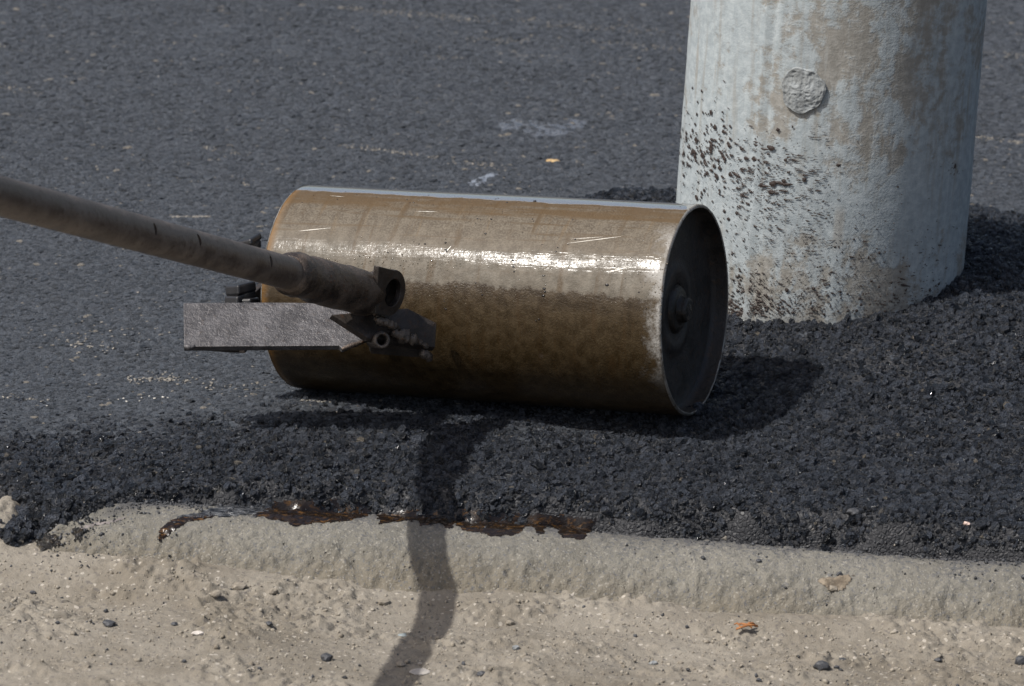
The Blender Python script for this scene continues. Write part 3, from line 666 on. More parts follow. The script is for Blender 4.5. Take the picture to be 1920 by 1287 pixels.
scatter(60, lambda: (random.uniform(1450, 1555), G(330, 40)), 0.0010, 6.0, -0.04)
scatter(60, lambda: (random.uniform(1440, 1560), G(410, 45)), 0.0009, 6.0, -0.05)
scatter(300, lambda: (random.uniform(1370, 1560), G(460, 60)), 0.0008, 1.8, -0.08)
scatter(480, lambda: (random.uniform(1365, 1760), 590 - abs(G(0, 60))), 0.0008, 1.6, -0.08)
scatter(420, lambda: (1366 + abs(G(0, 70)), 592 - abs(G(0, 32))), 0.0010, 1.2, -0.08)
scatter(500, lambda: (random.uniform(1365, 1780), 596 - abs(G(0, 40))), 0.0005, 1.2, -0.2)
scatter(200, lambda: (random.uniform(1560, 1800), G(480, 60)), 0.0006, 1.8, -0.08)
scatter(120, lambda: (random.uniform(1280, 1800), random.uniform(250, 560)), 0.0005, 1.3)
scatter(10, lambda: (G(1790, 6), G(315, 8)), 0.0016, 2.0, 1.3)
scatter(16, lambda: (random.uniform(1590, 1720), random.uniform(500, 570)), 0.0016, 2.2, -0.3)
me = bpy.data.meshes.new('splash'); me.from_pydata(V, [], F); me.update()
o = link('tar_splashes', me, SPLAT, pole, False); o['kind'] = 'stuff'

# ------------------------------------------------------------------ hand roller
base = DC - DE2 * DR
roller = empty('hand_roller', tuple(base))
tag(roller, 'heavy steel hand roller with oily brown drum lying on fresh asphalt', 'hand roller')
def rel(P): return np.asarray(P) - base
DM = Matrix(((DU[0], DE1[0], DE2[0], rel(DC)[0]), (DU[1], DE1[1], DE2[1], rel(DC)[1]), (DU[2], DE1[2], DE2[2], rel(DC)[2]), (0, 0, 0, 1)))
def lathe(profile, seg, wob=None):
    """profile (x, r) revolved about local X"""
    V, F = [], []; n = len(profile)
    for (x, r) in profile:
        for j in range(seg):
            t = 2 * math.pi * j / seg; rr = r if wob is None else r + wob(x, t)
            V.append((x, rr * math.cos(t), rr * math.sin(t)))
    for i in range(n - 1):
        for j in range(seg):
            F.append((i * seg + j, i * seg + (j + 1) % seg, (i + 1) * seg + (j + 1) % seg, (i + 1) * seg + j))
    return V, F
def add_mesh(name, V, F, mat, parent, matrix=None, smooth_shade=True, sharp=None, bevel=0, cap=None):
    me = bpy.data.meshes.new(name); me.from_pydata([tuple(map(float, v)) for v in V], [], [tuple(f) for f in F] + (cap or [])); me.update()
    bm = bmesh.new(); bm.from_mesh(me)
    bmesh.ops.remove_doubles(bm, verts=bm.verts, dist=1e-6); bmesh.ops.recalc_face_normals(bm, faces=bm.faces)
    if bevel: bmesh.ops.bevel(bm, geom=[e for e in bm.edges if len(e.link_faces) == 2 and e.calc_face_angle() > 0.5], offset=bevel, segments=2, affect='EDGES', profile=0.5)
    bm.to_mesh(me); bm.free()
    o = link(name, me, mat, parent, smooth_shade)
    if sharp: me.set_sharp_from_angle(angle=sharp)
    if matrix is not None: o.matrix_parent_inverse = Matrix(); o.matrix_local = matrix
    return o
H = DL / 2
DRUM = mat_drum()
def dent(x, t): return 0.00022 * math.sin(5 * t + 9 * x) + 0.00012 * math.sin(11 * t - 17 * x)
prof = [(H - 0.0004, 0.1454), (H, 0.1466), (H - 0.0004, 0.1484), (H - 0.0016, 0.1496), (H - 0.004, 0.15)]
xsn = np.linspace(H - 0.012, -H + 0.012, 34)
prof += [(float(x), 0.15) for x in xsn]
prof += [(-H + 0.004, 0.15), (-H + 0.0016, 0.1496), (-H + 0.0004, 0.1484), (-H, 0.1466), (-H + 0.0004, 0.1454)]
V, F = lathe(prof, 160, dent)
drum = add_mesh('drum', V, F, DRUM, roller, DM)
RIMM = mat_steel('worn_rim_steel', (0.16, 0.145, 0.125), (0.36, 0.34, 0.31), (0.09, 0.06, 0.035), 0.5, (0.3, 0.5), 0.6, 0.6)
for sgn in (1, -1):
    V, F = lathe([(sgn * x, r) for x, r in ((H - 0.0008, 0.14535), (H - 0.00005, 0.1456), (H + 0.0005, 0.1468), (H + 0.0001, 0.1486), (H - 0.0012, 0.1497), (H - 0.0022, 0.15012))], 160, lambda x, t: dent(x, t) + 0.0002 * math.sin(23 * t) + 0.00015 * math.sin(41 * t + 1))
    add_mesh('rim_edge', V, F, RIMM, drum)
DISC = mat_steel('grimy_end_plate', (0.010, 0.0085, 0.008), (0.026, 0.021, 0.018), (0.036, 0.019, 0.010), 0.52, (0.42, 0.65), 0.1, 0.6)
WORN = mat_steel('worn_axle_steel', (0.07, 0.062, 0.055), (0.20, 0.185, 0.17), (0.07, 0.04, 0.022), 0.55, (0.3, 0.5), 0.7, 0.6)
for sgn in (1, -1):
    pr = [(H - 0.0004, 0.1454), (H - 0.003, 0.1447), (H - 0.016, 0.1440), (H - 0.0225, 0.1415), (H - 0.0245, 0.138), (H - 0.0265, 0.12), (H - 0.0300, 0.075), (H - 0.0298, 0.066), (H - 0.0275, 0.0625), (H - 0.0265, 0.055), (H - 0.027, 0.05), (H - 0.029, 0.046), (H - 0.029, 0.036), (H - 0.028, 0.0)]
    V, F = lathe([(sgn * x, r) for x, r in pr], 96, lambda x, t: 0.0006 * math.sin(3 * t + 40 * x))
    d = add_mesh('end_plate', V, F, DISC, drum)
    pr = [(H - 0.031, 0.036), (H - 0.0255, 0.034), (H - 0.0225, 0.030), (H - 0.0215, 0.024), (H - 0.0215, 0.0195), (H - 0.014, 0.0185), (H - 0.010, 0.0172), (H - 0.0085, 0.0145), (H - 0.0105, 0.011), (H - 0.008, 0.006), (H - 0.0085, 0.0)]
    V, F = lathe([(sgn * x, r) for x, r in pr], 40, lambda x, t: (0.0011 * math.sin(2 * t + 1) + 0.0007 * math.sin(5 * t + 300 * x)) if abs(x) > H - 0.02 else 0.0)
    add_mesh('axle_hub', V, F, DISC if sgn < 0 else mat_steel('hub_steel', (0.016, 0.014, 0.012), (0.045, 0.040, 0.036), (0.034, 0.02, 0.012), 0.52, (0.28, 0.5), 0.45, 0.8), drum)
# bright scratches
SCR = mat_plain('bright_scratch', (0.6, 0.56, 0.48), (0.8, 0.76, 0.68), 0.35, 300, 0.1)
DMI = np.linalg.inv(np.array(Matrix.Translation(Vector(base)) @ DM))
def drum_hit(px, py, off=0.0):
    o_ = DMI[:3, :3] @ CP + DMI[:3, 3]; d = DMI[:3, :3] @ ray(px, py); R = DR + off
    a = d[1] ** 2 + d[2] ** 2; b = o_[1] * d[1] + o_[2] * d[2]; c = o_[1] ** 2 + o_[2] ** 2 - R * R
    t = (-b - math.sqrt(max(0, b * b - a * c))) / a; Hh = o_ + d * t
    return Hh[0], math.atan2(Hh[2], Hh[1]), t
for (a, b, w_) in [((1063, 457), (1165, 444), 1.4), ((1070, 449), (1130, 445), 1.0), ((560, 434), (620, 428), 1.2), ((780, 397), (820, 398), 1.2), ((833, 476), (846, 462), 2.2), ((1180, 500), (1140, 512), 1.3), ((620, 368), (646, 370), 1.2)]:
    V, F = [], []; n = 7
    for i in range(n):
        q = i / (n - 1); x, t, _ = drum_hit(a[0] + q * (b[0] - a[0]), a[1] + q * (b[1] - a[1])); hw = 0.00036 * w_ * math.sin(math.pi * (0.08 + 0.84 * q)) * random.uniform(0.6, 1.2)
        dx_, dt_ = (0, hw / DR) if abs(b[0] - a[0]) > abs(b[1] - a[1]) else (hw, 0)
        for sg in (-1, 1): V.append((x + sg * dx_, (DR + 0.0005) * math.cos(t + sg * dt_), (DR + 0.0005) * math.sin(t + sg * dt_)))
    for i in range(n - 1): F.append((2 * i, 2 * i + 1, 2 * i + 3, 2 * i + 2))
    add_mesh('scratch', V, F, SCR, drum, None, False)

# tar specks on the wet skin, and droplets added to sparkle in the highlight
def specks(name, lst, mat):
    V, F = [], []
    for (px, py, r_, h_) in lst:
        x, t, _ = drum_hit(px, py); b = len(V); el = random.uniform(0.7, 1.5)
        for v in ICO_V:
            rr = DR + v[2] * r_ * h_; V.append((x + v[0] * r_ * el, rr * math.cos(t + v[1] * r_ / DR), rr * math.sin(t + v[1] * r_ / DR)))
        F += [(b + i, b + j, b + k) for i, j, k in ICO_F]
    o = link(name, mesh_np(name, np.array(V), np.array(F)), mat, drum); o['kind'] = 'stuff'; return o
lst = [(random.uniform(560, 1280), 362 + 0.035 * random.uniform(0, 700) + random.uniform(-6, 6), random.uniform(0.0005, 0.0016), 0.6) for _ in range(26)]
lst += [(random.uniform(560, 1230), random.gauss(470, 70), random.lognormvariate(0, 0.5) * 0.0007, 0.6) for _ in range(110)]
lst += [(x + random.gauss(0, 2), y + random.gauss(0, 5), random.uniform(0.0008, 0.002), 0.7) for x, y in ((962, 492), (962, 500), (964, 508), (1019, 520), (1021, 536), (1020, 545), (836, 470), (837, 455), (903, 553), (833, 568), (834, 580), (1010, 600)) for _ in range(2)]
specks('tar_specks', lst, mat_tar('tar_specks', (0.010, 0.009, 0.009), 0.16))
lst = [(random.uniform(600, 1245), random.gauss(491, 9), random.uniform(0.0005, 0.0014), 0.55) for _ in range(190)] + [(random.gauss(1225, 14), random.gauss(490, 32), random.uniform(0.0005, 0.0013), 0.5) for _ in range(60)]
lst += [(random.uniform(650, 1240), random.gauss(520, 30), random.uniform(0.0004, 0.0009), 0.55) for _ in range(110)]
specks('droplets', lst, mat_plain('sparkle_droplets', (0.10, 0.085, 0.062), (0.17, 0.145, 0.11), 0.10, 60, 0.0))
D0 = drum_hit(740, 565)[2]                                           # distance to the drum behind the bracket
PIPE = mat_steel('rusty_pipe', (0.070, 0.054, 0.045), (0.140, 0.117, 0.102), (0.05, 0.033, 0.024), 0.54, (0.34, 0.52), 0.35, 0.35)
SLEEVE = mat_steel('rusty_sleeve', (0.028, 0.021, 0.017), (0.125, 0.097, 0.078), (0.16, 0.06, 0.02), 0.6, (0.3, 0.6), 0.4, 0.9)
DARK = mat_steel('dark_bracket_steel', (0.03, 0.025, 0.022), (0.06, 0.05, 0.044), (0.06, 0.035, 0.022), 0.55, (0.4, 0.6), 0.4, 0.5)
WELD = mat_steel('weld_metal', (0.05, 0.042, 0.036), (0.15, 0.125, 0.105), (0.09, 0.045, 0.02), 0.55, (0.25, 0.45), 0.5, 0.9, 1.5)
BAR = mat_steel('flat_bar_steel', (0.075, 0.071, 0.071), (0.125, 0.120, 0.122), (0.07, 0.056, 0.048), 0.57, (0.28, 0.5), 0.5, 0.8, 1.3)
DEP_END = D0 - 0.075; DEP_0 = DEP_END / 1.27
E1 = at_depth(704, 556, DEP_END); E0 = at_depth(0, 368, DEP_0)
AX = E0 - E1; AXL = np.linalg.norm(AX); AX /= AXL
def frame(zdir, xhint):
    z = np.array(zdir) / np.linalg.norm(zdir); x = np.array(xhint, float); x -= z * (x @ z); x /= np.linalg.norm(x); y = np.cross(z, x)
    return x, y, z
bx, by, bz = frame(AX, UP)
def tube_along(name, stations, mat, parent, seg=56, inner=None, cap=True, wob=0.0, seed=1):
    """stations: list of (t along the handle axis from E1, radius)"""
    V, F = [], []; ns = len(stations)
    loops = [(t, r) for t, r in stations] + ([(t, inner) for t, r in reversed(stations)] if inner else [])
    for t, r in loops:
        for j in range(seg):
            a = 2 * math.pi * j / seg
            rr = r + wob * float(fbm(np.array(t), np.array(a * 0.03), 0.03, 3, seed)) if wob else r
            V.append(rel(E1 + AX * t + rr * (math.cos(a) * bx + math.sin(a) * by)))
    n = len(loops)
    for i in range(n - (0 if inner else 1)):
        k = (i + 1) % n
        for j in range(seg): F.append((i * seg + j, i * seg + (j + 1) % seg, k * seg + (j + 1) % seg, k * seg + j))
    caps = []
    if not inner and cap: caps = [tuple(range(seg - 1, -1, -1)), tuple((n - 1) * seg + j for j in range(seg))]
    return add_mesh(name, V, F, mat, parent, cap=caps)
def axis_t(px):
    """t on the handle axis at picture column px"""
    lo, hi = -0.2, 1.5
    for _ in range(50):
        mid = (lo + hi) / 2; d = E1 + AX * mid - CP; x = IMG_W / 2 + FPX * (d @ RT) / (d @ FW)
        if x > px: lo = mid
        else: hi = mid
    return (lo + hi) / 2
PR = 0.0220
pipe = tube_along('handle_pipe', [(axis_t(640), PR)] + [(float(t), PR) for t in np.linspace(axis_t(560), 1.75, 24)], PIPE, roller, 56, PR - 0.0035)
# drilled slots: cut through the wall
bpy.context.view_layer.update()
cut = bmesh.new()
for (px, py) in ((261, 421), (345, 441), (480, 482)):
    t = axis_t(px); C0 = E1 + AX * t
    v = -ray(px, py); v = v / np.linalg.norm(v)
    # direction from the axis to the visible point
    d = ray(px, py); w0 = CP - C0
    perp = np.cross(AX, d); perp /= np.linalg.norm(perp); offn = float((CP - C0) @ perp)
    depth = math.sqrt(max(1e-8, PR ** 2 - offn ** 2)); vv = v - AX * (v @ AX); vv /= np.linalg.norm(vv)
    rad = perp * offn + vv * depth; rad /= np.linalg.norm(rad)
    tx, ty, tz = frame(rad, np.cross(rad, AX))
    mtx = Matrix(((tx[0] * 0.0078, ty[0] * 0.0040, tz[0] * 0.014, rel(C0 + rad * PR)[0]), (tx[1] * 0.0078, ty[1] * 0.0040, tz[1] * 0.014, rel(C0 + rad * PR)[1]),
                  (tx[2] * 0.0078, ty[2] * 0.0040, tz[2] * 0.014, rel(C0 + rad * PR)[2]), (0, 0, 0, 1)))
    bmesh.ops.create_cone(cut, cap_ends=True, segments=20, radius1=1, radius2=1, depth=1, matrix=mtx)
cme = bpy.data.meshes.new('slot_cutter'); cut.to_mesh(cme); cut.free()
cob = bpy.data.objects.new('slot_cutter', cme); COL.objects.link(cob); cob.parent = roller
bo = pipe.modifiers.new('slots', 'BOOLEAN'); bo.operation = 'DIFFERENCE'; bo.object = cob; bo.solver = 'EXACT'
bpy.context.view_layer.update()
newme = bpy.data.meshes.new_from_object(pipe.evaluated_get(bpy.context.evaluated_depsgraph_get()))
pipe.modifiers.clear(); pipe.data = newme; newme.name = 'handle_pipe'
bpy.data.objects.remove(cob); newme.set_sharp_from_angle(angle=math.radians(40))
# sleeve welded over the pipe end
t0, t1 = axis_t(684), axis_t(545)
st = [(t0 - 0.004, 0.028), (t0, 0.0305)]
for q in np.linspace(0, 1, 46):
    t = t0 + (t1 - t0) * q; r_ = 0.0312 - 0.0030 * smooth(0.55, 0.9, q)
    for c0, a0, w0 in ((0.70, 0.0016, 0.05), (0.93, 0.0020, 0.05)): r_ += a0 * math.exp(-((q - c0) / w0) ** 2)
    st.append((float(t), float(r_)))
st += [(t1 + 0.004, 0.0255), (t1 + 0.010, 0.0236)]
tube_along('sleeve', st, SLEEVE, roller, 64, None, True, 0.0009, 3)
# a rough weld seam: one lumpy tube along a path
def weld(path, r, name='weld_bead', parent=None, mat=None, step=0.0022, lump=0.45):
    path = [np.array(p) for p in path]; pts = []
    for a, b in zip(path[:-1], path[1:]):
        k = max(2, int(np.linalg.norm(b - a) / step)); pts += [a + (b - a) * i / k for i in range(k)]
    pts.append(path[-1]); V, F = [], []; seg = 10; n = len(pts)
    for i, p in enumerate(pts):
        tdir = pts[min(i + 1, n - 1)] - pts[max(i - 1, 0)]; x, y, z = frame(tdir, np.array([0.3, 0.2, 1.0]))
        env = math.sin(math.pi * min(1, max(0.0, (i + 0.25) / (n - 0.5)))) ** 0.35
        rb = r * env * (1 + lump * (0.55 * float(vn(i + 100 * r, len(pts), 3.1, 4)) + 0.45 * float(vn(i + 50 * r, len(pts), 6.7, 6))) + random.uniform(-0.1, 0.15)); p = p + rb * 0.35 * float(vn(i, len(pts) * 3, 4.3, 8)) * y
        for j in range(seg):
            a = 2 * math.pi * j / seg; V.append(rel(p + rb * random.uniform(0.78, 1.2) * (math.cos(a) * x + math.sin(a) * y)))
    for i in range(n - 1):
        for j in range(seg): F.append((i * seg + j, i * seg + (j + 1) % seg, (i + 1) * seg + (j + 1) % seg, (i + 1) * seg + j))
    return add_mesh(name, V, F, mat or WELD, parent or roller, cap=[tuple(range(seg - 1, -1, -1)), tuple((n - 1) * seg + j for j in range(seg))])
def plate(name, corners, thick, mat, parent=None, bevel=0.0012):
    """flat plate through world corners (front face), thickened away from the camera"""
    C = [np.array(c) for c in corners]; n = np.cross(C[1] - C[0], C[-1] - C[0]); n /= np.linalg.norm(n)
    if n @ (CP - C[0]) < 0: n = -n
    k = len(C); V = [rel(c) for c in C] + [rel(c - n * thick) for c in C]
    F = [tuple(range(k)), tuple(range(2 * k - 1, k - 1, -1))] + [(i, (i + 1) % k, k + (i + 1) % k, k + i) for i in range(k)]
    return add_mesh(name, V, F, mat, parent or roller, None, False, None, bevel)
# lug with a round eye on the end of the sleeve
hd = -AX.copy(); hd[2] = 0; hd /= np.linalg.norm(hd)                       # runs on towards the drum
LO = at_depth(707, 549, DEP_END - 0.074)
# orient so that about 0.37 of its width shows
best = None
for ang in np.linspace(-0.6, 0.9, 61):
    d = np.array([hd[0] * math.cos(ang) - hd[1] * math.sin(ang), hd[0] * math.sin(ang) + hd[1] * math.cos(ang), -0.10]); nrm = np.cross(d, [0, 0, 1]); nrm /= np.linalg.norm(nrm)
    vw = (CP - LO) / np.linalg.norm(CP - LO); e = abs(abs(nrm @ vw) - 0.56)
    if nrm @ vw < 0: continue
    if best is None or e < best[0]: best = (e, d / np.linalg.norm(d), nrm)
_, ld, ln_ = best
lu = np.cross(ln_, ld); lu = lu if lu[2] > 0 else -lu
out = []; hh = 0.034; LW = 0.070
out += [(0, -0.030), (0, 0.037)]
for i in range(13):
    a = math.pi / 2 - math.pi * i / 12; out.append((LW - hh * 0.95 + hh * 0.95 * math.cos(a), -0.002 + 0.0325 * math.sin(a) - 0.004))
hc = (LW - 0.031, -0.006); hr = 0.0195; th = 0.009
nh = 28; V, F = [], []
ho = [(hc[0] + hr * math.cos(2 * math.pi * i / nh), hc[1] + hr * math.sin(2 * math.pi * i / nh)) for i in range(nh)]
def ring_outer(k):
    """outline point in the direction k of the eye, walking the outline"""
    a = 2 * math.pi * k / nh; d = np.array([math.cos(a), math.sin(a)]); best = 1e9
    pts = [np.array(p) for p in out]
    for p, q in zip(pts, pts[1:] + pts[:1]):
        e = q - p; den = d[0] * e[1] - d[1] * e[0]
        if abs(den) < 1e-9: continue
        w0 = p - np.array(hc); t = (w0[0] * e[1] - w0[1] * e[0]) / den; s_ = (w0[0] * d[1] - w0[1] * d[0]) / den
        if t > 0 and -1e-6 <= s_ <= 1 + 1e-6: best = min(best, t)
    return (hc[0] + d[0] * best, hc[1] + d[1] * best)
oo = [ring_outer(k) for k in range(nh)]
# snap nearest ring points to the two square corners
for cpt in out[:2]:
    k = min(range(nh), key=lambda i: (oo[i][0] - cpt[0]) ** 2 + (oo[i][1] - cpt[1]) ** 2); oo[k] = cpt
for zz in (0.0, -th):
    for ringp in (oo, ho):
        for (u_, v_) in ringp: V.append(rel(LO + ld * u_ + lu * v_ + ln_ * zz))
for k in range(nh):
    q = (k + 1) % nh
    F += [(k, q, nh + q, nh + k), (2 * nh + q, 2 * nh + k, 3 * nh + k, 3 * nh + q), (k, 2 * nh + k, 2 * nh + q, q), (nh + q, 3 * nh + q, 3 * nh + k, nh + k)]
add_mesh('lug', V, F, DARK, roller, None, False, None, 0.0011)
V, F = [], []
for zz, rr in ((-0.0005, hr + 0.0004), (-0.0005, hr + 0.006), (-0.026, hr + 0.006), (-0.026, 0.0), ):
    for k in range(nh):
        a = 2 * math.pi * k / nh; V.append(rel(LO + ld * (hc[0] + rr * math.cos(a)) + lu * (hc[1] + rr * math.sin(a)) + ln_ * (zz - th)))
for i in range(3):
    for k in range(nh): F.append((i * nh + k, i * nh + (k + 1) % nh, (i + 1) * nh + (k + 1) % nh, (i + 1) * nh + k))
add_mesh('lug_socket', V, F, DARK, roller)
# bracket strip below the lug running on to the drum
bk = [at_depth(622, 590, DEP_END - 0.046), at_depth(764, 578, DEP_END + 0.012), at_depth(819, 606, DEP_END + 0.034), at_depth(816, 652, DEP_END + 0.030), at_depth(690, 634, DEP_END - 0.040)]
plate('bracket', bk, 0.012, DARK)
plate('bracket', [at_depth(692, 634, DEP_END - 0.012), at_depth(806, 652, DEP_END + 0.028), at_depth(796, 672, DEP_END + 0.034), at_depth(696, 664, DEP_END + 0.004)], 0.012, DARK)
# little tube stub under the bracket
V, F = lathe([(0, 0.0075), (0.0, 0.0105), (0.002, 0.0118), (0.05, 0.0118), (0.05, 0.0075)], 24)
SX = at_depth(717, 638, DEP_END - 0.040); qx, qy, qz = frame(-(CP - SX) / np.linalg.norm(CP - SX) + np.array([-0.25, 0, 0]), (0, 0, 1))
sm = Matrix(((qz[0], qx[0], qy[0], rel(SX)[0]), (qz[1], qx[1], qy[1], rel(SX)[1]), (qz[2], qx[2], qy[2], rel(SX)[2]), (0, 0, 0, 1)))
F += [((4) * 24 + j, 4 * 24 + (j + 1) % 24, (j + 1) % 24, j) for j in range(24)]
add_mesh('stub_tube', V, F, WELD, roller, sm)
weld([at_depth(702, 506, DEP_END - 0.030), at_depth(698, 535, DEP_END - 0.042), at_depth(699, 565, DEP_END - 0.042), at_depth(703, 594, DEP_END - 0.036)], 0.0052)
weld([at_depth(702, 597, DEP_END - 0.040), at_depth(725, 606, DEP_END - 0.030), at_depth(752, 620, DEP_END - 0.012)], 0.0062)
weld([at_depth(735, 624, DEP_END - 0.026), at_depth(760, 632, DEP_END - 0.015), at_depth(785, 641, DEP_END - 0.002), at_depth(803, 653, DEP_END + 0.008)], 0.0085, lump=0.7)
weld([at_depth(788, 660, DEP_END + 0.004), at_depth(801, 667, DEP_END + 0.010), at_depth(808, 676, DEP_END + 0.016)], 0.006, lump=0.6)
weld([at_depth(572, 480, DEP_END - 0.098), at_depth(563, 500, DEP_END - 0.112), at_depth(553, 520, DEP_END - 0.115), at_depth(557, 540, DEP_END - 0.108)], 0.0050, mat=SLEEVE)
# flat cross bar
BD = DEP_END + 0.024
bar = [at_depth(344, 568, BD + 0.012), at_depth(500, 567, BD + 0.022), at_depth(700, 569, BD + 0.034), at_depth(697, 630, BD - 0.012), at_depth(690, 633, BD - 0.014), at_depth(641, 653, BD - 0.034), at_depth(636, 648, BD - 0.030), at_depth(345, 650, BD - 0.052)]
plate('cross_bar', bar, 0.009, BAR, None, 0.0011)
fb = np.array([0.015, 0.100, -0.006])
fl = [at_depth(352, 649, BD - 0.050), at_depth(630, 647, BD - 0.030)]
def slab(name, pts, thick, mat):
    V = [rel(p) for p in pts] + [rel(p - np.array([0, 0, thick])) for p in pts]; k = len(pts)
    F = [tuple(range(k)), tuple(range(2 * k - 1, k - 1, -1))] + [(i, (i + 1) % k, k + (i + 1) % k, k + i) for i in range(k)]
    return add_mesh(name, V, F, mat, roller, None, False, None, 0.001)
slab('bar_shade_flange', [fl[0] + np.array([0, 0.011, 0]), fl[1] + np.array([0, 0.011, 0]), fl[1] + fb, fl[0] + fb], 0.008, DARK)  # unseen flange, added and deepened to shade the gap under the drum
weld([at_depth(346, 650, BD - 0.052), at_depth(356, 652, BD - 0.051), at_depth(366, 649, BD - 0.049)], 0.0042, mat=BAR)
weld([at_depth(641, 655, BD - 0.034), at_depth(665, 647, BD - 0.026), at_depth(691, 635, BD - 0.016)], 0.0034, mat=SLEEVE, lump=0.2)
# arm on the far end of the drum, reaching forward to the cross bar
HUBL = DC - DU * (H + 0.030)
a0, a1, a2 = HUBL, HUBL - DE1 * 0.150 - DE2 * 0.02, None
hgt = 0.032
arm = [a0 + DE1 * 0.02 + DE2 * hgt, a1 + DE2 * hgt, a1 - DE2 * hgt * 1.3, a0 + DE1 * 0.02 - DE2 * hgt]
plate('side_arm', arm, 0.010, DARK)
plate('arm_foot', [at_depth(362, 640, BD + 0.0), at_depth(452, 640, BD + 0.03), at_depth(449, 662, BD + 0.03), at_depth(400, 658, BD + 0.015), at_depth(362, 652, BD + 0.0)], 0.03, DARK)
LUGM = mat_tar('tarred_lug', (0.010, 0.010, 0.011), 0.3)
LDP = drum_hit(500, 540)[2]
for (p, wq, hq, tl) in (((474, 462), 17, 9, 0.35), ((481, 448), 12, 7, 0.5), ((464, 540), 17, 10, 0.3), ((463, 557), 20, 9, 0.4), ((478, 566), 9, 7, 0.2)):
    dd = LDP + 0.01; C = []
    for sx, sy in ((-1, -1), (1, -1), (1, 1), (-1, 1)):
        u, v = sx * wq * random.uniform(0.9, 1.1), sy * hq * random.uniform(0.8, 1.1)
        C.append(at_depth(p[0] + u * math.cos(tl) + v * math.sin(tl) * 0.3, p[1] - u * math.sin(tl) + v, dd + sx * 0.012))
    plate('axle_lug', C, 0.03, LUGM, None, 0.003)

# ------------------------------------------------------------------ spills
def inside(px, py, poly):
    px = np.asarray(px); py = np.asarray(py); c = np.zeros(px.shape, bool); n = len(poly)
    for i in range(n):
        x1, y1 = poly[i]; x2, y2 = poly[(i + 1) % n]
        if y1 == y2: continue
        t = ((y1 > py) != (y2 > py)) & (px < (x2 - x1) * (py - y1) / (y2 - y1) + x1); c ^= t
    return c
def spill(name, polys, mat, step=0.0016, lift=0.0012, wob=2.5, wsc=0.012, dome=0.0):
    allp = np.array([p for poly in polys for p in poly]); W_ = np.array([on_surf(a, b) for a, b in allp])
    x0, y0 = W_[:, :2].min(0) - 0.02; x1, y1 = W_[:, :2].max(0) + 0.02
    X, Y = np.meshgrid(np.arange(x0, x1, step), np.arange(y0, y1, step)); Z = surf(X, Y)
    P = np.stack([X, Y, Z], -1) - CP; D = P @ FW; U = IMG_W / 2 + FPX * (P @ RT) / D; Vv = IMG_H / 2 - FPX * (P @ UP) / D
    U = U + wob * 1.6 * fbm(X, Y, wsc, 3, 3); Vv = Vv + wob * fbm(X, Y, wsc, 3, 6)
    k = np.zeros(X.shape, bool)
    for poly in polys: k |= inside(U, Vv, poly)
    f = k[:-1, :-1] & k[1:, :-1] & k[:-1, 1:] & k[1:, 1:]
    # settle the film: smooth top, thin edge
    Zs = Z.copy()
    for _ in range(3): Zs = (Zs + np.roll(Zs, 1, 0) + np.roll(Zs, -1, 0) + np.roll(Zs, 1, 1) + np.roll(Zs, -1, 1)) / 5
    dist = k.astype(float)
    for _ in range(4): dist = (dist + np.roll(dist, 1, 0) + np.roll(dist, -1, 0) + np.roll(dist, 1, 1) + np.roll(dist, -1, 1)) / 5
    Z2 = np.maximum(Zs, Z) + lift * np.clip(dist * 1.4 - 0.35, 0.15, 1) + dome * np.clip(dist * 2 - 1, 0, 1)
    n, m = X.shape; idx = np.arange(n * m).reshape(n, m)
    F = np.stack([idx[:-1, :-1], idx[:-1, 1:], idx[1:, 1:], idx[1:, :-1]], -1)[f]
    used = np.unique(F); rm = -np.ones(n * m, int); rm[used] = np.arange(len(used))
    return link(name, mesh_np(name, np.stack([X, Y, Z2], -1).reshape(-1, 3)[used], rm[F]), mat)
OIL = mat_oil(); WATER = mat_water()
tag(spill('oil_spill', [[(470, 968), (520, 938), (600, 932), (690, 942), (702, 958), (690, 968), (640, 980), (545, 988), (520, 976)],
                        [(705, 965), (760, 958), (800, 952), (880, 953), (950, 958), (1060, 965), (1125, 975), (1112, 995), (1095, 1012), (1056, 1010), (1040, 992), (1024, 988), (1022, 1003), (1003, 1003), (1000, 990), (985, 990), (962, 1008), (930, 1006), (862, 996), (852, 983), (848, 992), (832, 994), (826, 982), (788, 990), (784, 978), (752, 980), (708, 982)]], OIL),
    'long dark brown oily spill pooled on the kerb top along the asphalt', 'oil spill')
tag(spill('oil_spill', [[(290, 1020), (300, 990), (322, 975), (352, 968), (420, 962), (400, 972), (352, 980), (325, 998), (306, 1016)]], OIL, wob=1.5),
    'thin brown oil trickle running down off the kerb edge', 'oil spill')
tag(spill('water_run', [[(330, 972), (380, 958), (430, 945), (490, 938), (540, 940), (520, 958), (470, 966), (400, 972), (360, 976)]], mat_ripple(), wob=3),
    'rippled wet film between asphalt and brown oil on kerb', 'water')
def mat_blot():
    m = M('wet_bitumen'); n = m.noise(170, 4, 0.65)
    return m.set(color=m.mix(m.ramp(n, 0.5, 0.7), (0.010, 0.009, 0.008), (0.045, 0.032, 0.016)), rough=0.14, normal=m.bump(n, 1.0, 0.006), spec=0.5)
TARW = mat_blot()
tag(spill('dirt_patch', [[(1530, 1086), (1560, 1080), (1610, 1078), (1600, 1092), (1584, 1110), (1560, 1116), (1545, 1104)]], mat_plain('crumbly_brown_dirt', (0.10, 0.08, 0.058), (0.21, 0.175, 0.13), 0.95, 130, 0.9), wob=4, wsc=0.008, lift=0.0015),
    'brown crumbly dirt patch on the kerb below the lone black pellet', 'dirt patch')
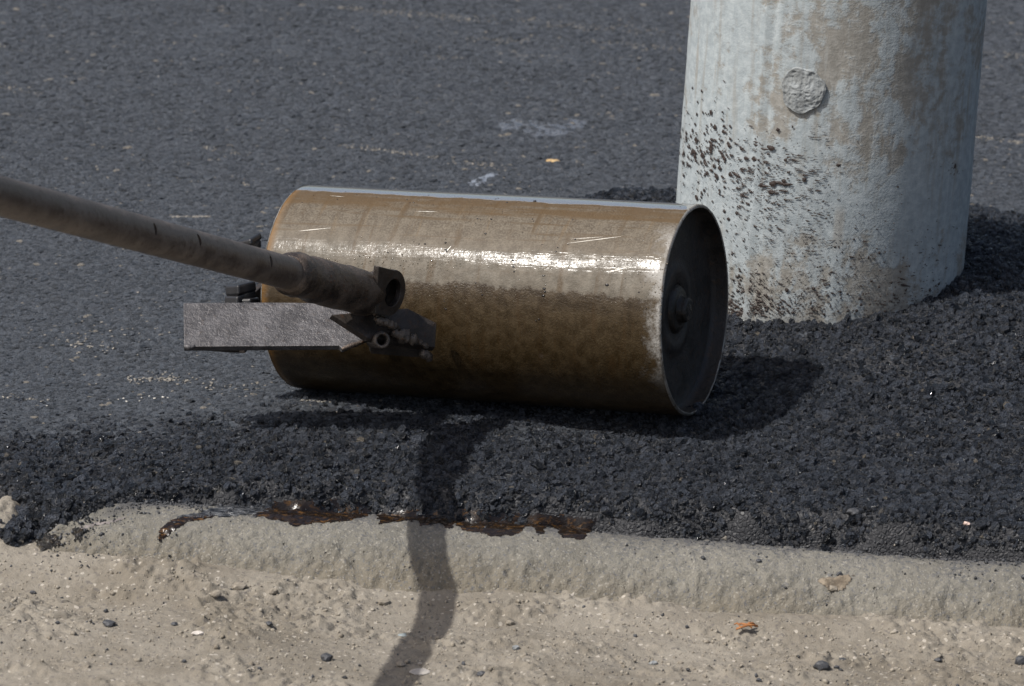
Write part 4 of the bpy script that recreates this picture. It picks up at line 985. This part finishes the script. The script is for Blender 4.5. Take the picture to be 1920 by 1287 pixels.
tag(spill('tar_blot', [[(66, 1010), (80, 1001), (108, 1003), (116, 1018), (112, 1036), (108, 1028), (96, 1034), (76, 1034), (66, 1024)]], TARW, wob=2, wsc=0.006, dome=0.002),
    'big glossy black tar blot on rounded kerb end', 'tar blot')
tag(spill('tar_blot', [[(128, 995), (145, 985), (160, 998), (152, 1018), (138, 1018), (134, 1004)]], TARW, wob=2, wsc=0.006, dome=0.0015),
    'small shiny tar blot beside the big one on the kerb end', 'tar blot')
STAIN = mat_tar('dry_tar_smear', (0.09, 0.08, 0.076), 0.7)
tag(spill('tar_smear', [[(140, 990), (165, 983), (205, 975), (240, 968), (230, 976), (190, 986), (162, 994), (148, 998)]], STAIN, wob=2, lift=0.0006),
    'dull greyish tar smear trailing up from the small blot', 'tar smear')
tag(spill('sky_sheen_water', [[(912, 230), (945, 224), (1000, 226), (1060, 226), (1110, 228), (1085, 246), (1050, 256), (1000, 258), (960, 250), (935, 240)]], WATER, 0.004, 0.0015, 5, 0.03),
    'broad wet patch with pale sky sheen painted in, on the road beyond the roller drum', 'water')
tag(spill('puddle', [[(876, 346), (892, 335), (905, 330), (945, 320), (935, 330), (915, 338), (905, 350), (885, 351)]], mat_plain('sky_bright_puddle', (0.12, 0.13, 0.15), (0.20, 0.215, 0.24), 0.12, 60, 0.1), 0.003, 0.0015, 2, 0.02),  # bluish-white base stands in for sky mirrored in the puddle
    'small puddle painted sky-bright on the road just above the drum', 'puddle')
tag(spill('sky_sheen_water', [[(646, 208), (655, 205), (667, 208), (655, 211)]], WATER, 0.003, 0.0015, 0.5, 0.02), 'tiny painted wet glint alone on the road above the drum', 'water')

# ------------------------------------------------------------------ single stones and scraps
def rock(name, px, py, wpx, hpx, mat, label, cat, group=None, flat=None, rz=0.0, sub=2, jit=0.16, sink=0.25):
    P = on_surf(px, py); sc_ = (np.dot(P - CP, FW)) / FPX
    bm = bmesh.new(); bmesh.ops.create_icosphere(bm, subdivisions=sub, radius=1.0)
    sd = random.uniform(0, 50); a = wpx * sc_ / 2; hgt = (flat if flat else hpx * 0.92) * sc_ / 2; b = a * random.uniform(0.65, 0.9)
    ca, sa = math.cos(rz), math.sin(rz)
    for v in bm.verts:
        c = v.co; k = 1 + jit * 1.5 * float(vn(c.x + sd, c.y * 1.3 + c.z * 0.7, 0.6, 3)) + jit * float(vn(c.x * 2 - sd, c.z * 2 + c.y, 0.5, 7))
        x, y, z = c.x * k * a, c.y * k * b, max(c.z, -0.7) * k * hgt
        v.co = (x * ca - y * sa, x * sa + y * ca, z + hgt * (1 - sink) * 0.75)
    me = bpy.data.meshes.new(name); bm.to_mesh(me); bm.free()
    o = link(name, me, mat, None, False); o.location = P
    tag(o, label, cat, group); return o
LUMP = mat_grain('asphalt_lump_mix', False, (0.014, 0.0145, 0.016), (0.042, 0.044, 0.049), (0.4, 0.7))
TANR = mat_plain('tan_clod', (0.165, 0.143, 0.112), (0.26, 0.232, 0.19), 0.95, 120); GREYR = mat_plain('grey_stone', (0.17, 0.18, 0.185), (0.28, 0.29, 0.29), 0.8, 120)
for (px, py, w_, h_, lb) in [
    (203, 1173, 27, 15, 'black asphalt lump on the sandy dirt, largest at the left side'),
    (611, 1239, 24, 22, 'round black asphalt lump left of the shadow near the picture bottom'),
    (1541, 1254, 30, 22, 'pointed black asphalt lump, biggest one in the right foreground'),
    (1569, 1254, 12, 10, 'small black asphalt crumb right beside the pointed lump'),
    (1519, 1020, 18, 12, 'black asphalt lump on the kerb top right of the oil spill'),
    (1598, 1007, 24, 14, 'flattish black asphalt lump touching the asphalt edge on the kerb'),
    (1574, 1081, 12, 12, 'small black pellet at the top of the brown dirt patch on the kerb'),
    (1423, 1053, 12, 7, 'tiny black crumb alone in the middle of the pale kerb top'),
    (62, 1113, 13, 9, 'small dark crumb at the far left of the dirt below the tar blot'),
    (198, 1148, 9, 9, 'small dark pebble just above the largest left asphalt lump'),
    (327, 1172, 13, 8, 'small black crumb between the left lump and the dirt patch'),
    (346, 1242, 8, 8, 'little dark pebble on the smooth pale dirt at lower left'),
    (108, 1169, 9, 6, 'small dark crumb left of the largest left asphalt lump'),
    (487, 1256, 9, 8, 'small dark crumb left of the round black lump'),
    (1288, 1178, 7, 9, 'small dark crumb left of the orange scrap'),
    (1423, 1278, 10, 9, 'black crumb at the bottom edge below the orange scrap'),
    (1580, 1238, 14, 7, 'thin black crumb just above the pointed lump'),
    (1760, 1240, 14, 9, 'dark crumb on dirt right of the pointed lump'),
    (1915, 1245, 26, 22, 'dark clod cut by the right edge of the picture'),
    (902, 1267, 22, 12, 'dark crumb beside the bottom edge right of the flat flake'),
    (505, 1172, 13, 10, 'black crumb below the crusty ridge left of the shadow')]:
    rock('asphalt_lump', px, py, w_, h_, LUMP, lb, 'asphalt lump', 'asphalt lumps strewn over kerb and dirt')
for (px, py, w_, h_, lb, mt) in [
    (967, 1218, 14, 13, 'grey round pebble right of the handle shadow', GREYR), (956, 1165, 16, 11, 'pale tan pebble right of the shadow below the kerb face', TANR),
    (719, 1133, 24, 14, 'tan clod just left of the shadow under the kerb face', TANR), (405, 1118, 22, 14, 'tan clod at the left end of the crusty ridge', TANR),
    (512, 1112, 18, 16, 'tan clod at the right end of the crusty ridge', TANR), (450, 1102, 30, 14, 'broad tan clod in the middle of the crusty ridge', TANR),
    (751, 1248, 20, 11, 'tan stone touching the flat grey flake', TANR), (372, 1190, 22, 10, 'whitish stone on dirt below the crusty ridge', mat_plain('whitish_stone', (0.42, 0.38, 0.34), (0.6, 0.56, 0.51), 0.9, 120)),
    (1276, 1244, 12, 9, 'pinkish pebble on dirt right of the grey pebbles', TANR), (1225, 1246, 16, 11, 'dull grey pebble left of the pinkish one', GREYR), (1562, 1107, 20, 12, 'brownish stone in the brown dirt patch on the kerb', TANR),
    (211, 1115, 10, 8, 'tan pebble on dirt above the left asphalt lump', TANR), (1810, 1020, 14, 9, 'pale pinkish chip at the asphalt edge on the right', mat_plain('pink_chip', (0.45, 0.33, 0.28), (0.6, 0.46, 0.4), 0.8, 120)), (72, 1022, 9, 6, 'pale chip at the foot of the mix spilled in the joint', TANR)]:
    rock('pebble', px, py, w_, h_, mt, lb, 'pebble', 'loose stones on the dirt and kerb')
rock('flat_chip', 757, 1191, 23, 10, mat_plain('blue_grey_chip', (0.20, 0.235, 0.24), (0.27, 0.30, 0.30), 0.6, 90, 0.15), 'flat blue grey chip left of the handle shadow on dirt', 'chip', None, 4, 0.1, 3, 0.05)
rock('flat_flake', 788, 1261, 40, 16, mat_plain('grey_flake', (0.28, 0.26, 0.24), (0.36, 0.335, 0.30), 0.9, 90, 0.3), 'flat grey flake lying in the shadow at the bottom', 'flake', None, 5, 0.05, 3, 0.06)
rock('wood_chip', 1036, 303, 26, 7, mat_plain('yellow_wood_chip', (0.36, 0.24, 0.11), (0.5, 0.36, 0.18), 0.8, 90, 0.3), 'yellowish wood chip on the road left of the pole', 'wood chip', None, 4, 0.0, 2, 0.08)
# small pale stone seen at the left end: corner of the next kerb stone is built above; orange scrap
ORG = mat_plain('orange_scrap', (0.20, 0.075, 0.02), (0.36, 0.15, 0.045), 0.7, 120, 0.3)
P = on_surf(1398, 1183); bm = bmesh.new(); k = 0.00078
for (ax_, ay_, bx_, by_, w_) in ((-16, -6, 20, 3, 3.6), (-12, 6, 10, -3, 3.0), (-2, 2, 16, 8, 2.6), (-18, 8, -8, -2, 2.2)):
    d = Vector((bx_ - ax_, by_ - ay_, 0)).normalized(); nn_ = Vector((-d.y, d.x, 0)); rows = []
    for i in range(6):
        q = i / 5; c = Vector((ax_ + (bx_ - ax_) * q, (ay_ + (by_ - ay_) * q) * 1.6, 5 + 5 * math.sin(q * 3.0) + random.uniform(-1, 1))) * k; ww = w_ * k * math.sin(0.5 + q * 2.3)
        rows.append([bm.verts.new(c + nn_ * ww), bm.verts.new(c + Vector((0, 0, w_ * k * 0.8))), bm.verts.new(c - nn_ * ww), bm.verts.new(c - Vector((0, 0, w_ * k * 0.4)))])
    for a, b in zip(rows[:-1], rows[1:]):
        for j in range(4): bm.faces.new((a[j], a[(j + 1) % 4], b[(j + 1) % 4], b[j]))
    bm.faces.new(rows[0][::-1]); bm.faces.new(rows[-1])
bmesh.ops.recalc_face_normals(bm, faces=bm.faces)
me = bpy.data.meshes.new('leaf_scrap'); bm.to_mesh(me); bm.free(); o = link('leaf_scrap', me, ORG, None, True); o.location = P
tag(o, 'curled orange dry leaf scrap on the dirt below the kerb', 'leaf scrap')
